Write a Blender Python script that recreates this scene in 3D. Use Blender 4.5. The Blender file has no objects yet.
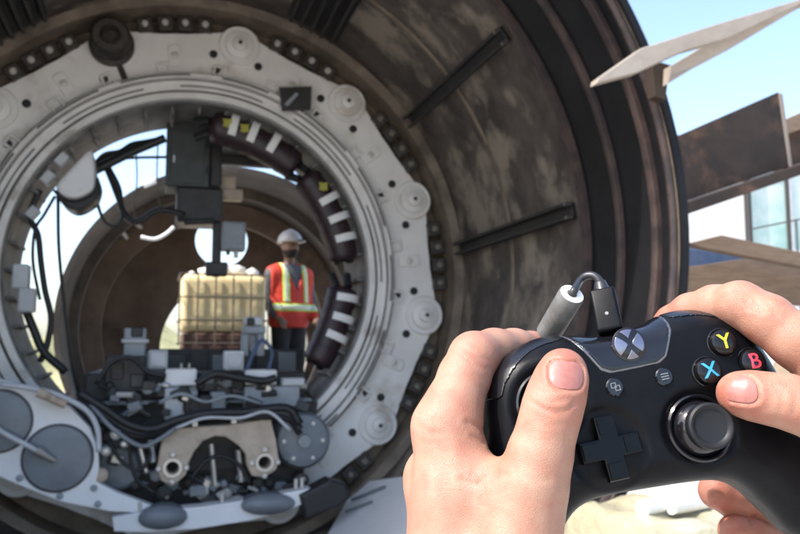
import bpy, bmesh, math, random
import numpy as np
from mathutils import Matrix, Vector
random.seed(7); np.random.seed(7)
S = bpy.context.scene
COL = S.collection
PI = math.pi
# ------------------------------------------------------------------ camera, world, sun, exposure
YAW, PITCH, FPX = 0.292, 0.105, 800.0          # focal length in pixels of an 800 px wide frame
CAM = Vector((0, 0, 1.6))
cd = bpy.data.cameras.new('camera'); cam = bpy.data.objects.new('camera', cd); COL.objects.link(cam)
cam.location = CAM; cam.rotation_euler = (PI/2 + PITCH, 0, -YAW)
cd.sensor_width = 36; cd.lens = 36; cd.clip_start = .02; cd.clip_end = 3000
cd.dof.use_dof = True; cd.dof.focus_distance = .335; cd.dof.aperture_fstop = 26
S.camera = cam
CM = Matrix.Translation(CAM) @ cam.rotation_euler.to_matrix().to_4x4()
SUN_DIR = Vector((-.60, -.14, .79)).normalized()      # towards the sun
w = bpy.data.worlds.new('World'); S.world = w; w.use_nodes = True
nt = w.node_tree; bg = nt.nodes['Background']
sk = nt.nodes.new('ShaderNodeTexSky'); sk.sky_type = 'NISHITA'; sk.sun_disc = False
sk.sun_elevation = math.asin(SUN_DIR.z); sk.sun_rotation = math.atan2(SUN_DIR.x, SUN_DIR.y)
sk.dust_density = 2.2; sk.air_density = 1.0; sk.ozone_density = 1.0
nt.links.new(sk.outputs[0], bg.inputs[0]); bg.inputs[1].default_value = .15
sd = bpy.data.lights.new('sun', 'SUN'); so = bpy.data.objects.new('sun', sd); COL.objects.link(so)
sd.energy = 2.5; sd.angle = math.radians(.6); sd.color = (1, .95, .88)
so.rotation_euler = (-SUN_DIR).to_track_quat('-Z', 'Y').to_euler(); so.location = (-3, -3, 8)
S.view_settings.view_transform = 'Standard'; S.view_settings.look = 'None'
S.view_settings.gamma = 1; S.view_settings.exposure = 1.52
S.render.resolution_x, S.render.resolution_y = 1024, 684
S.render.engine = 'CYCLES'
# ------------------------------------------------------------------ projection helpers
def ray(px, py):
    d = CM.to_3x3() @ Vector(((px-400)/FPX, -(py-267)/FPX, -1)); return d
def at(px, py, Y):                       # point of the plane y = Y seen at that pixel
    d = ray(px, py); return CAM + d*((Y-CAM.y)/d.y)
def atd(px, py, dep):                    # point at that depth along the lens axis
    return CAM + ray(px, py)*dep
AX, AZ = .253, 2.182                     # axis of the shield
def rp(r, a, Y): return Vector((AX+r*math.cos(a), Y, AZ+r*math.sin(a)))
def cyl(px, py, r, ax=AX, az=AZ):        # far hit of the pixel's ray on a cylinder about an axis along y
    d = ray(px, py); ox, oz = CAM.x-ax, CAM.z-az
    a = d.x*d.x+d.z*d.z; b = ox*d.x+oz*d.z; c = ox*ox+oz*oz-r*r
    t = (-b+math.sqrt(max(b*b-a*c, 0)))/a
    p = CAM+d*t; return math.atan2(p.z-az, p.x-ax), p.y
# ------------------------------------------------------------------ materials
MATS = {}
def mat(name, c, rough=.5, metal=0, c2=None, scale=6, c3=None, thr=.6, bump=0, bscale=None, coat=0, spec=.5, streak=None, detail=6, soft=.08):
    if name in MATS: return MATS[name]
    m = bpy.data.materials.new(name); m.use_nodes = True; MATS[name] = m
    n, l = m.node_tree.nodes, m.node_tree.links
    p = n['Principled BSDF']; p.inputs['Roughness'].default_value = rough; p.inputs['Metallic'].default_value = metal
    p.inputs['Coat Weight'].default_value = coat; p.inputs['Specular IOR Level'].default_value = spec
    p.inputs['Base Color'].default_value = (*c, 1)
    tc = n.new('ShaderNodeTexCoord'); geo = n.new('ShaderNodeNewGeometry')
    vec = geo.outputs['Position']
    if streak:
        mp = n.new('ShaderNodeMapping'); mp.inputs['Scale'].default_value = streak; l.new(vec, mp.inputs[0]); vec2 = mp.outputs[0]
    else: vec2 = vec
    def noise(sc, v, det=detail):
        t = n.new('ShaderNodeTexNoise'); t.inputs['Scale'].default_value = sc; t.inputs['Detail'].default_value = det
        t.inputs['Roughness'].default_value = .62; l.new(v, t.inputs['Vector']); return t.outputs[0]
    def ramp(src, a, b):
        r = n.new('ShaderNodeMapRange'); r.inputs[1].default_value = a; r.inputs[2].default_value = b
        r.interpolation_type = 'SMOOTHSTEP'; l.new(src, r.inputs[0]); return r.outputs[0]
    def mix(f, a, b):
        x = n.new('ShaderNodeMix'); x.data_type = 'RGBA'; l.new(f, x.inputs[0])
        for s, k in ((a, 6), (b, 7)):
            if isinstance(s, tuple): x.inputs[k].default_value = (*s, 1)
            else: l.new(s, x.inputs[k])
        return x.outputs[2]
    col = None
    if c2:
        col = mix(ramp(noise(scale, vec2), .35, .65), c, c2)
    if c3:
        f = ramp(noise(scale*.55, vec2, 9), thr-soft, thr+soft)
        col = mix(f, col if col else c, c3)
    if col: l.new(col, p.inputs['Base Color'])
    if c2 or c3:
        rr = n.new('ShaderNodeMapRange'); l.new(noise(scale*2.3, vec), rr.inputs[0]); rr.inputs[3].default_value = max(0, rough-.15); rr.inputs[4].default_value = min(1, rough+.18)
        l.new(rr.outputs[0], p.inputs['Roughness'])
    if bump:
        b = n.new('ShaderNodeBump'); b.inputs['Strength'].default_value = 1; b.inputs['Distance'].default_value = bump
        l.new(noise(bscale or scale*4, vec, 5), b.inputs['Height']); l.new(b.outputs[0], p.inputs['Normal'])
    return m
M_white = mat('white_paint', (.80, .785, .76), .45, c2=(.72, .70, .675), scale=3, c3=(.46, .40, .33), thr=.65, soft=.08, bump=.002, bscale=30, detail=10)
M_ring = mat('ring_paint', (.78, .76, .73), .38, c2=(.68, .66, .63), scale=5, c3=(.40, .36, .32), thr=.64, soft=.07)
M_rust = mat('rusty_shell', (.036, .027, .024), .58, c2=(.085, .068, .057), scale=3.0, c3=(.24, .20, .155), thr=.55, bump=.006, bscale=9, soft=.07, streak=(1, 1.15, 1), detail=12)
M_rust2 = mat('brown_wall', (.11, .085, .062), .65, c2=(.19, .15, .11), scale=4, c3=(.07, .05, .04), thr=.62, bump=.004)
M_liner = mat('dark_liner', (.0045, .0042, .0055), .5, spec=.25, c2=(.008, .0075, .009), scale=3, c3=(.11, .10, .10), thr=.72, soft=.03, bump=.002)
M_ridge = mat('rusty_ridge', (.058, .037, .032), .42, c2=(.024, .017, .017), scale=7, bump=.003)
M_black = mat('black_steel', (.018, .017, .018), .5, c2=(.032, .03, .029), scale=6)
M_rail = mat('black_rail', (.009, .008, .009), .55, c2=(.016, .014, .014), scale=6)
M_bolt2 = mat('dark_bolt', (.20, .18, .15), .5, metal=.2)  # darker bolt colour for the right-hand sectors
M_drum = mat('dark_drum', (.16, .155, .15), .55, c2=(.10, .095, .09), scale=5, c3=(.3, .29, .28), thr=.62)  # dark grey for the drum and its ribs, mottled at random
M_plank = mat('weathered_board', (.36, .31, .26), .65, c2=(.31, .26, .215), scale=5, c3=(.22, .17, .13), thr=.66, bump=.003, bscale=30)
M_railtip = mat('rail_steel', (.09, .08, .075), .4, metal=.5)
M_bolt = mat('bolt_zinc', (.62, .6, .56), .35, metal=.3)
M_block = mat('dark_block', (.03, .027, .025), .6, c2=(.06, .05, .043), scale=20)
M_grey = mat('grey_paint', (.30, .33, .36), .45, c2=(.24, .265, .29), scale=5, c3=(.1, .1, .1), thr=.68)
M_lgrey = mat('light_grey_paint', (.55, .575, .60), .45, c2=(.46, .48, .5), scale=6)
M_disc = mat('slate_paint', (.20, .225, .25), .4, c2=(.165, .185, .205), scale=5, bump=.002)
M_vac = mat('cool_white_paint', (.82, .825, .83), .42, c2=(.76, .765, .77), scale=4, c3=(.3, .3, .3), thr=.72)
M_beige = mat('beige_primer', (.54, .44, .34), .6, c2=(.43, .345, .265), scale=9, c3=(.16, .12, .09), thr=.64, bump=.003)
M_maroon = mat('maroon_sleeve', (.022, .012, .016), .42, c2=(.035, .018, .022), scale=8, bump=.003, bscale=40)
M_strap = mat('white_strap', (.8, .79, .77), .5)
M_yellow = mat('yellow_marking', (.36, .34, .05), .55)
M_rubber = mat('black_rubber', (.014, .014, .015), .5)
M_hoseb = mat('blue_black_hose', (.03, .034, .042), .4)
M_cab = mat('cabinet_green_grey', (.055, .062, .06), .5, c2=(.04, .045, .044), scale=5)
M_metal = mat('bare_metal', (.5, .49, .47), .35, metal=.8)
M_can = mat('can_brown', (.055, .045, .036), .65, c2=(.10, .08, .062), scale=2, c3=(.13, .10, .07), thr=.62, bump=.006, bscale=6)
M_canrust = mat('can_rust', (.17, .115, .082), .7, c2=(.26, .19, .14), scale=1.5, c3=(.08, .05, .035), thr=.6, bump=.004)
M_wood = mat('tan_timber', (.46, .36, .27), .6, c2=(.38, .285, .205), scale=9, streak=(.5, 6, 6), bump=.003)
M_wood2 = mat('brown_timber', (.17, .115, .075), .65, c2=(.23, .16, .105), scale=9, streak=(.5, 6, 6), bump=.003)
M_beam = mat('brown_steel_beam', (.026, .019, .016), .65, spec=.3, c2=(.042, .029, .022), scale=4, c3=(.11, .062, .040), thr=.56, bump=.003)
M_beamedge = mat('cut_steel_edge', (.26, .215, .18), .5)
M_conc = mat('pale_concrete', (.48, .465, .43), .85, c2=(.42, .405, .375), scale=3, c3=(.34, .325, .30), thr=.68, bump=.003)  # the concrete's own pale grey, patchy at random
M_dirt = mat('tan_dirt', (.34, .27, .19), .95, c2=(.26, .205, .145), scale=.7, c3=(.42, .35, .26), thr=.6, bump=.03, bscale=3)
M_tote = mat('cream_liner', (.78, .64, .37), .5, c2=(.72, .57, .31), scale=8, bump=.01, bscale=12)
M_film = mat('white_film', (.8, .79, .77), .35, c2=(.7, .69, .66), scale=9, bump=.01, bscale=25)
M_cage = mat('cage_wire', (.12, .10, .08), .6)
M_pallet = mat('red_brown_base', (.13, .062, .045), .7, c2=(.09, .05, .04), scale=8)
M_wall = mat('white_render', (.78, .77, .74), .8, c2=(.72, .71, .69), scale=2)
M_glass = mat('teal_glass', (.30, .50, .44), .10, c2=(.45, .58, .54), scale=.5, c3=(.62, .70, .67), thr=.55, spec=.8)  # pale patches put reflections into the glass colour
M_mull = mat('dark_mullion', (.05, .045, .042), .5)
M_blue = mat('blue_tarp', (.09, .12, .19), .6, c2=(.05, .09, .18), scale=6)
M_rubble = mat('rubble', (.2, .16, .12), .9, c2=(.3, .25, .19), scale=6, bump=.02)
M_wrap = mat('wrap_film', (.46, .42, .29), .3, c2=(.36, .33, .22), scale=6, bump=.012, bscale=14)
# ------------------------------------------------------------------ mesh helpers
def mesh(name, V, F, smooth=False):
    me = bpy.data.meshes.new(name); me.from_pydata([tuple(v) for v in V], [], [tuple(f) for f in F])
    if smooth: me.polygons.foreach_set('use_smooth', [True]*len(me.polygons))
    me.update(); return me
W = {}
def link(o, parent, M):
    COL.objects.link(o); W[o] = M
    if parent is not None:
        o.parent = parent; o.matrix_basis = W[parent].inverted() @ M
    else: o.matrix_basis = M
    return o
def tag(o, label, cat, group=None, kind=None):
    if label: o['label'] = label
    if cat: o['category'] = cat
    if group: o['group'] = group
    if kind: o['kind'] = kind
    return o
def obj(name, VF, m, parent=None, smooth=False, M=None, auto=None):
    """world-space geometry -> an object with its origin in its middle (or a local one placed by M)"""
    V, F = VF
    if M is None:
        a = np.array([tuple(v) for v in V]); c = (a.min(0)+a.max(0))/2; V = a-c; M = Matrix.Translation(Vector(c))
    me = mesh(name, V, F, smooth or bool(auto)); me.materials.append(m)
    if auto: sharp(me, auto)
    o = bpy.data.objects.new(name, me); return link(o, parent, M)
def sharp(me, deg):
    bm = bmesh.new(); bm.from_mesh(me)
    for e in bm.edges:
        if len(e.link_faces) == 2 and e.calc_face_angle(0) > math.radians(deg): e.smooth = False
    bm.to_mesh(me); bm.free()
def inst(name, src, parent, M, m=None):
    o = bpy.data.objects.new(name, src.data); return link(o, parent, M)
def thing(name, label, cat, loc, group=None):
    o = bpy.data.objects.new(name, None); o.empty_display_size = .1
    link(o, None, Matrix.Translation(Vector(loc))); return tag(o, label, cat, group)
def join(*parts):
    V, F = [], []
    for v, f in parts:
        k = len(V); V += list(v); F += [tuple(i+k for i in q) for q in f]
    return V, F
def bevbox(x0, x1, y0, y1, z0, z1, b=.004, seg=1):
    bm = bmesh.new(); bmesh.ops.create_cube(bm, size=1)
    for v in bm.verts: v.co = Vector(((x0+x1)/2+v.co.x*(x1-x0), (y0+y1)/2+v.co.y*(y1-y0), (z0+z1)/2+v.co.z*(z1-z0)))
    if b: bmesh.ops.bevel(bm, geom=list(bm.edges), offset=min(b, .45*min(x1-x0, y1-y0, z1-z0)), segments=seg, affect='EDGES', profile=.6)
    V = [v.co.copy() for v in bm.verts]; bm.verts.index_update(); F = [[v.index for v in f.verts] for f in bm.faces]; bm.free(); return V, F
def xf(VF, M): return [M @ Vector(v) for v in VF[0]], VF[1]
def pbox(x0, y0, x1, y1, Y, dep, b=.01):
    a, c = at(x0, y1, Y), at(x1, y0, Y); return bevbox(a.x, c.x, Y, Y+dep, a.z, c.z, b)
def barbox(p, q, wdt, hgt, up=Vector((0, 0, 1)), b=.003, ext=0):
    p, q = Vector(p), Vector(q); d = (q-p); L = d.length; d.normalize()
    s = d.cross(up); s.normalize(); u = s.cross(d)
    R = Matrix((d, s, u)).transposed().to_4x4()
    return xf(bevbox(-ext, L+ext, -wdt/2, wdt/2, -hgt/2, hgt/2, b), Matrix.Translation(p) @ R)
def lathe(prof, n=96, a0=0, a1=2*PI, closed_prof=True):
    """prof of (r, h) about local z; h along z"""
    full = abs(a1-a0-2*PI) < 1e-6; m = len(prof); V = []; F = []
    cnt = n if full else n+1
    for i in range(cnt):
        a = a0+(a1-a0)*i/n
        for r, h in prof: V.append(Vector((r*math.cos(a), r*math.sin(a), h)))
    K = m if closed_prof else m-1
    for i in range(n):
        j = (i+1) % cnt
        for k in range(K):
            k2 = (k+1) % m; F.append((i*m+k, j*m+k, j*m+k2, i*m+k2))
    if closed_prof and not full:
        F.append(tuple(range(m))[::-1]); F.append(tuple((cnt-1)*m+k for k in range(m)))
    return V, F
def disc(prof, n=32):
    """solid of revolution whose profile starts and ends on the axis"""
    V, F = [], []; m = len(prof)
    for r, h in prof:
        if r < 1e-9: V.append(Vector((0, 0, h)))
        else: V += [Vector((r*math.cos(2*PI*i/n), r*math.sin(2*PI*i/n), h)) for i in range(n)]
    pos = []; k = 0
    for r, h in prof: pos.append(k); k += 1 if r < 1e-9 else n
    for q in range(m-1):
        r0, r1 = prof[q][0], prof[q+1][0]
        for i in range(n):
            j = (i+1) % n
            if r0 < 1e-9 and r1 >= 1e-9: F.append((pos[q], pos[q+1]+j, pos[q+1]+i))
            elif r1 < 1e-9 and r0 >= 1e-9: F.append((pos[q]+i, pos[q]+j, pos[q+1]))
            elif r0 >= 1e-9: F.append((pos[q]+i, pos[q]+j, pos[q+1]+j, pos[q+1]+i))
    return V, F
RX = Matrix.Rotation(PI/2, 4, 'X')                # local z -> -y (towards the camera), local y -> z
def ringM(Y): return Matrix.Translation((AX, Y, AZ)) @ RX
def catmull(P, n=8):
    P = [Vector(p) for p in P]; Q = [P[0]*2-P[1]]+P+[P[-1]*2-P[-2]]; out = []
    for i in range(1, len(Q)-2):
        a, b, c, d = Q[i-1:i+3]
        for k in range(n):
            t = k/n; out.append(.5*((2*b)+(c-a)*t+(2*a-5*b+4*c-d)*t*t+(3*b-a-3*c+d)*t**3))
    out.append(P[-1]); return out
def tube(P, r, n=10, sm=8):
    C = catmull(P, sm) if sm and len(P) > 2 else [Vector(p) for p in P]
    V, F = [], []; u = None; m = len(C)
    for i, c in enumerate(C):
        t = (C[min(i+1, m-1)]-C[max(i-1, 0)]).normalized()
        if u is None: u = t.orthogonal().normalized()
        u = (u-t*u.dot(t)).normalized(); v = t.cross(u)
        rr = r(i/(m-1)) if callable(r) else r
        V += [c+(u*math.cos(2*PI*k/n)+v*math.sin(2*PI*k/n))*rr for k in range(n)]
    for i in range(m-1):
        for k in range(n): F.append((i*n+k, i*n+(k+1) % n, (i+1)*n+(k+1) % n, (i+1)*n+k))
    F.append(tuple(range(n))[::-1]); F.append(tuple((m-1)*n+k for k in range(n))); return V, F
def plate(outline, holes, thick, bevel=.003):
    """flat plate in local xy, front face at z = +thick; outline and holes are lists of 2D points"""
    cu = bpy.data.curves.new('c', 'CURVE'); cu.dimensions = '2D'; cu.fill_mode = 'BOTH'
    for pts in [outline]+list(holes):
        s = cu.splines.new('POLY'); s.points.add(len(pts)-1); s.use_cyclic_u = True
        for q, p in zip(pts, s.points): p.co = (q[0], q[1], 0, 1)
    cu.extrude = max(thick/2-bevel, .0001); cu.bevel_depth = bevel; cu.bevel_resolution = 1; cu.offset = -bevel
    o = bpy.data.objects.new('c', cu); me = bpy.data.meshes.new_from_object(o)
    V = [v.co+Vector((0, 0, thick/2)) for v in me.vertices]; F = [tuple(p.vertices) for p in me.polygons]
    bpy.data.objects.remove(o); bpy.data.meshes.remove(me); bpy.data.curves.remove(cu); return V, F
def circ(cx, cy, r, n=32, a0=0, a1=2*PI): return [(cx+r*math.cos(a0+(a1-a0)*i/n), cy+r*math.sin(a0+(a1-a0)*i/n)) for i in range(n)]
def pixplate(pts, Y, thick, holes=(), bevel=.004):
    """upright plate whose front lies in the plane y = Y; pixels give its outline; front faces the camera"""
    o = [at(x, y, Y) for x, y in pts]; P = [(p.x, p.z) for p in o]; H = []
    for h in holes: H.append([(q.x, q.z) for q in (at(x, y, Y) for x, y in h)])
    V, F = plate(P, H, thick, bevel)
    return [Vector((v.x, Y+thick-v.z, v.y)) for v in V], F
def textmesh(s, size):
    cu = bpy.data.curves.new('t', 'FONT'); cu.body = s; cu.size = size; cu.align_x = 'CENTER'; cu.align_y = 'CENTER'; cu.extrude = size*.02; cu.offset = size*.012
    o = bpy.data.objects.new('t', cu); me = bpy.data.meshes.new_from_object(o)
    V = [v.co.copy() for v in me.vertices]; F = [tuple(p.vertices) for p in me.polygons]
    bpy.data.objects.remove(o); bpy.data.meshes.remove(me); bpy.data.curves.remove(cu); return V, F
# ------------------------------------------------------------------ implicit surfaces
def surfnets(Fd, xs, ys, zs):
    nx, ny, nz = Fd.shape; ins = Fd < 0
    cs = np.zeros((nx-1, ny-1, nz-1), np.int16)
    for i in (0, 1):
        for j in (0, 1):
            for k in (0, 1): cs += ins[i:nx-1+i, j:ny-1+j, k:nz-1+k]
    act = np.argwhere((cs > 0) & (cs < 8)); idx = -np.ones(cs.shape, np.int64)
    idx[act[:, 0], act[:, 1], act[:, 2]] = np.arange(len(act))
    X = [np.asarray(a, float) for a in (xs, ys, zs)]
    acc = np.zeros((len(act), 3)); cnt = np.zeros(len(act))
    cor = [(i, j, k) for i in (0, 1) for j in (0, 1) for k in (0, 1)]
    for a in cor:
        for ax in range(3):
            if a[ax]: continue
            b = list(a); b[ax] = 1
            pa = act+np.array(a); pb = act+np.array(b)
            fa = Fd[pa[:, 0], pa[:, 1], pa[:, 2]].astype(float); fb = Fd[pb[:, 0], pb[:, 1], pb[:, 2]].astype(float)
            c = (fa < 0) != (fb < 0); t = np.where(c, fa/np.where(c, fa-fb, 1), 0)
            P = np.stack([X[d][pa[:, d]] for d in range(3)], 1); Q = np.stack([X[d][pb[:, d]] for d in range(3)], 1)
            acc += np.where(c[:, None], P+(Q-P)*t[:, None], 0); cnt += c
    V = acc/cnt[:, None]; quads = []
    for ax in range(3):
        o1, o2 = [(1, 2), (2, 0), (0, 1)][ax]
        sl = [slice(None)]*3; s2 = [slice(None)]*3; sl[ax] = slice(0, -1); s2[ax] = slice(1, None)
        A = ins[tuple(sl)]; B = ins[tuple(s2)]; E = np.argwhere(A != B)
        ok = (E[:, o1] > 0) & (E[:, o2] > 0) & (E[:, o1] < cs.shape[o1]) & (E[:, o2] < cs.shape[o2]); E = E[ok]
        inside = A[E[:, 0], E[:, 1], E[:, 2]]
        def cell(d1, d2):
            e = E.copy(); e[:, o1] -= d1; e[:, o2] -= d2; return idx[e[:, 0], e[:, 1], e[:, 2]]
        q = np.stack([cell(1, 1), cell(0, 1), cell(0, 0), cell(1, 0)], 1)
        q = np.where(inside[:, None], q, q[:, ::-1]); quads.append(q[(q >= 0).all(1)])
    return V, np.concatenate(quads)
def npmesh(name, V, Q):
    me = bpy.data.meshes.new(name); me.vertices.add(len(V)); me.vertices.foreach_set('co', np.asarray(V, np.float32).ravel())
    me.loops.add(len(Q)*4); me.loops.foreach_set('vertex_index', np.asarray(Q, np.int32).ravel())
    me.polygons.add(len(Q)); me.polygons.foreach_set('loop_start', np.arange(0, len(Q)*4, 4, dtype=np.int32))
    me.polygons.foreach_set('use_smooth', np.ones(len(Q), bool))
    me.update(calc_edges=True); me.validate(); return me
def smooth_mesh(V, Q, it=2, lam=.5):
    n = len(V); e = np.concatenate([Q[:, [0, 1]], Q[:, [1, 2]], Q[:, [2, 3]], Q[:, [3, 0]]])
    deg = np.bincount(e[:, 0], minlength=n)+np.bincount(e[:, 1], minlength=n)
    for s in range(it):
        for L in (lam, -lam*.96):
            acc = np.zeros_like(V)
            for d in range(3): acc[:, d] = np.bincount(e[:, 0], V[e[:, 1], d], n)+np.bincount(e[:, 1], V[e[:, 0], d], n)
            V = V+L*(acc/np.maximum(deg, 1)[:, None]-V)
    return V
def smin(a, b, k):
    h = np.maximum(k-np.abs(a-b), 0)/k; return np.minimum(a, b)-h*h*k*.25
def cone(P, a, b, ra, rb):
    a = np.array(a, np.float32); b = np.array(b, np.float32); d = b-a; L = float(d@d)
    h = np.clip(((P[0]-a[0])*d[0]+(P[1]-a[1])*d[1]+(P[2]-a[2])*d[2])/L, 0, 1)
    return np.sqrt((P[0]-a[0]-h*d[0])**2+(P[1]-a[1]-h*d[1])**2+(P[2]-a[2]-h*d[2])**2)-(ra+(rb-ra)*h)
def ell(P, c, r):
    q = np.sqrt(sum(((P[i]-c[i])/r[i])**2 for i in range(3))); return (q-1)*min(r)
def seg2(x, y, a, b):
    dx, dy = b[0]-a[0], b[1]-a[1]; h = np.clip(((x-a[0])*dx+(y-a[1])*dy)/(dx*dx+dy*dy), 0, 1)
    return np.hypot(x-a[0]-h*dx, y-a[1]-h*dy)
def polysd(x, y, P):
    d = np.full(x.shape, 1e9); inn = np.zeros(x.shape, bool)
    for i in range(len(P)):
        a, b = P[i], P[(i+1) % len(P)]; d = np.minimum(d, seg2(x, y, a, b))
        c = (a[1] > y) != (b[1] > y)
        if a[1] != b[1]: inn ^= c & (x < (b[0]-a[0])*(y-a[1])/(b[1]-a[1])+a[0])
    return np.where(inn, -d, d)
def dense(P, n=6):
    Q = [Vector((x, y, 0)) for x, y in P]; m = len(Q); out = []
    for i in range(m):
        a, b, c, d = Q[(i-1) % m], Q[i], Q[(i+1) % m], Q[(i+2) % m]
        for k in range(n):
            t = k/n; v = .5*((2*b)+(c-a)*t+(2*a-5*b+4*c-d)*t*t+(3*b-a-3*c+d)*t**3); out.append((v.x, v.y))
    return out
# ================================================================== SETTING
def sheet(name, x0, x1, y0, y1, z, m, n=2):
    V = [(x0+(x1-x0)*i/n, y0+(y1-y0)*j/n, z) for j in range(n+1) for i in range(n+1)]
    F = [(j*(n+1)+i, j*(n+1)+i+1, (j+1)*(n+1)+i+1, (j+1)*(n+1)+i) for j in range(n) for i in range(n)]
    return obj(name, (V, F), m)
g = sheet('ground', -1500, 1500, -800, 2000, -.03, M_dirt); g['kind'] = 'structure'
pv = sheet('pavement', -9, 15, -6, 24, -.024, M_dirt); pv['kind'] = 'structure'
first = None
for i in range(-3, 5):
    for j in range(-2, 8):
        Mx = Matrix.Translation((i*3.0+1.25, j*3.0+1.1, 0))
        if first is None:
            first = obj('slab', bevbox(-1.494, 1.494, -1.494, 1.494, -.018, .012, .006), M_conc, pv, M=Mx)
        else: inst('slab', first, pv, Mx)
# a low cream hillside far behind
def hill(name, x0, x1, y, h, m):
    V, F = [], []; n = 60
    for i in range(n+1):
        t = i/n; x = x0+(x1-x0)*t
        z = h*(.55+.25*math.sin(t*9+1)+.2*math.sin(t*23))*math.sin(PI*t)**.5
        V += [(x, y-30, -.5), (x, y, z*.7), (x, y+25, z), (x, y+70, -.5)]
    for i in range(n):
        for k in range(3): F.append((i*4+k, i*4+4+k, i*4+5+k, i*4+k+1))
    o = obj(name, (V, F), m, smooth=True); o['kind'] = 'structure'; return o
M_hill = mat('dry_hillside', (.42, .37, .26), .95, c2=(.30, .30, .17), scale=.06, c3=(.5, .43, .32), thr=.6, bump=.4, bscale=.3)
hill('hill', -260, 300, 170, 7, M_hill)
M_bank = mat('olive_bank', (.30, .29, .13), .95, c2=(.38, .35, .18), scale=.8, c3=(.16, .18, .07), thr=.6, bump=.15, bscale=3)
bk_ = hill('embankment', -18, 9, 60, 6.5, M_bank)
# ---------------------------------------------------------------- far building seen past the shield on the right
b0 = at(660, 350, 15); bt = thing('office_building', 'white building with pale teal glazing and dark window posts, right of the shield', 'building', (b0.x, 15, 0))
zt = at(740, 150, 15).z
xl, xm, xr = at(676, 220, 15).x, at(747, 220, 15).x, at(905, 220, 15).x
obj('wall', bevbox(xl, xm-.05, 15, 15.3, 0, zt, .01), M_wall, bt)
obj('wall', bevbox(xr, xr+.6, 15, 15.3, 0, zt, .01), M_wall, bt)
obj('wall', bevbox(xl, xr+.6, 15.32, 19, 0, zt-.05, .01), M_wall, bt)
obj('roof', bevbox(xl-.1, xr+.7, 14.9, 19.1, zt+.005, zt+.2, .02), M_mull, bt)
zs_, zh = at(780, 252, 15).z, zt-.12
nb = 4
for k in range(nb):
    x0 = xm+.06+(xr-xm-.06)*k/nb; x1 = xm+.06+(xr-xm-.06)*(k+1)/nb
    wi = obj('window', join(bevbox(x0, x0+.07, 14.98, 15.12, zs_, zh, .004), bevbox(x1-.07, x1, 14.98, 15.12, zs_, zh, .004),
              bevbox(x0+.072, x1-.072, 14.98, 15.12, zs_, zs_+.07, .004), bevbox(x0+.072, x1-.072, 14.98, 15.12, zh-.07, zh, .004)), M_mull if k == 0 else M_lgrey, bt)
    obj('pane', bevbox(x0+.074, x1-.074, 15.04, 15.07, zs_+.072, zh-.072, 0), M_glass, wi)
obj('wall', bevbox(xm, xr-.002, 15.0, 15.28, 0, zs_-.01, .01), M_wall, bt)
obj('mullion', bevbox(xm-.04, xm+.055, 14.9, 15.02, zs_-.3, zh+.5, .006), M_mull, bt)
# thin handrail in front of the glazing
hr = thing('handrail', 'thin black handrail in front of the teal glazing', 'railing', (at(790, 240, 12).x, 12, 0))
obj('top_rail', tube([at(752, 229, 12), at(796, 220, 12), at(850, 210, 12)], .014, 8, 0), M_mull, hr)
for px in (796, 845):
    p = at(px, 220-(px-796)*.2, 12); obj('post', tube([p, Vector((p.x, 12, .012))], .018, 8, 0), M_mull, hr)
# ---------------------------------------------------------------- timber and steel right of the shield
def board(name, pts, Y, thick, m, label, cat, grp=None, lean=0, bevel=.004):
    V, F = pixplate(pts, Y, thick, bevel=bevel)
    if lean:                                         # swing the far end away from the shield
        x0 = min(v.x for v in V); V = [Vector((v.x, v.y+(v.x-x0)*lean, v.z)) for v in V]
    return tag(obj(name, (V, F), m), label, cat, grp)
board('timber_plank', [(597, 83), (598, 78), (641, 48), (716, 24), (800, -1), (860, -18), (860, -13), (800, 4), (728, 38), (686, 50), (659, 62), (638, 72)], 2.95, .06, M_plank,
      'pale tan pointed plank crossing the upper shield rim', 'plank', 'loose planks by the shield')
pb = thing('timber_brace', 'short tan brace with dark steel shoe under the pointed plank', 'brace', at(690, 66, 3.06))
obj('brace_board', pixplate([(670, 66), (700, 48), (728, 36), (800, 0), (860, -25), (860, -18), (800, 7), (728, 50), (690, 70), (669, 83)], 3.03, .05), M_plank, pb)
obj('steel_shoe', pixplate([(652, 66), (658, 61), (672, 65), (690, 68), (668, 82), (666, 100), (655, 96)], 3.085, .06), M_beam, pb)
# big steel beam stub: web, bottom flange and pale cut end
sb = thing('steel_beam', 'rusty brown steel beam with a pale cut end beside the shield', 'beam', at(730, 160, 4.3))
obj('web', pixplate([(668, 140), (778, 92), (789, 166), (672, 206)], 4.25, .05), M_beam, sb)
obj('cut_edge', pixplate([(778.6, 92), (783, 94), (793, 168), (789.6, 167)], 4.247, .06), M_beamedge, sb)
V, F = pixplate([(668, 209), (795, 166), (860, 144), (860, 154), (795, 177), (668, 221)], 4.12, .30); obj('flange', (V, F), M_beam, sb)
sb2 = thing('steel_beam', 'dark steel beam behind the cut beam end at the right edge', 'beam', at(800, 130, 4.8))
obj('web', pixplate([(770, 128), (870, 86), (870, 150), (770, 172)], 4.8, .05), M_beam, sb2)
obj('flange', pixplate([(772, 125), (868, 84), (868, 104), (772, 140)], 4.7, .09), M_wood2, sb2)
board('timber_plank', [(690, 243), (722, 235), (800, 252), (880, 268), (880, 282), (800, 266), (700, 247)], 5.2, .10, M_wood2,
      'brown timber beam with tapered end below the teal glazing', 'plank', 'loose planks by the shield')
board('timber_plank', [(682, 268), (742, 259), (860, 262), (860, 305), (682, 305)], 5.6, .2, M_wood2,
      'wide brown timber baulk below the blue tarp', 'plank', 'loose planks by the shield')
board('tarpaulin', [(688, 247), (752, 256), (752, 270), (688, 270)], 6.1, .25, M_blue, 'folded blue tarp under the tapered timber beam', 'tarp', bevel=.02)
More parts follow.
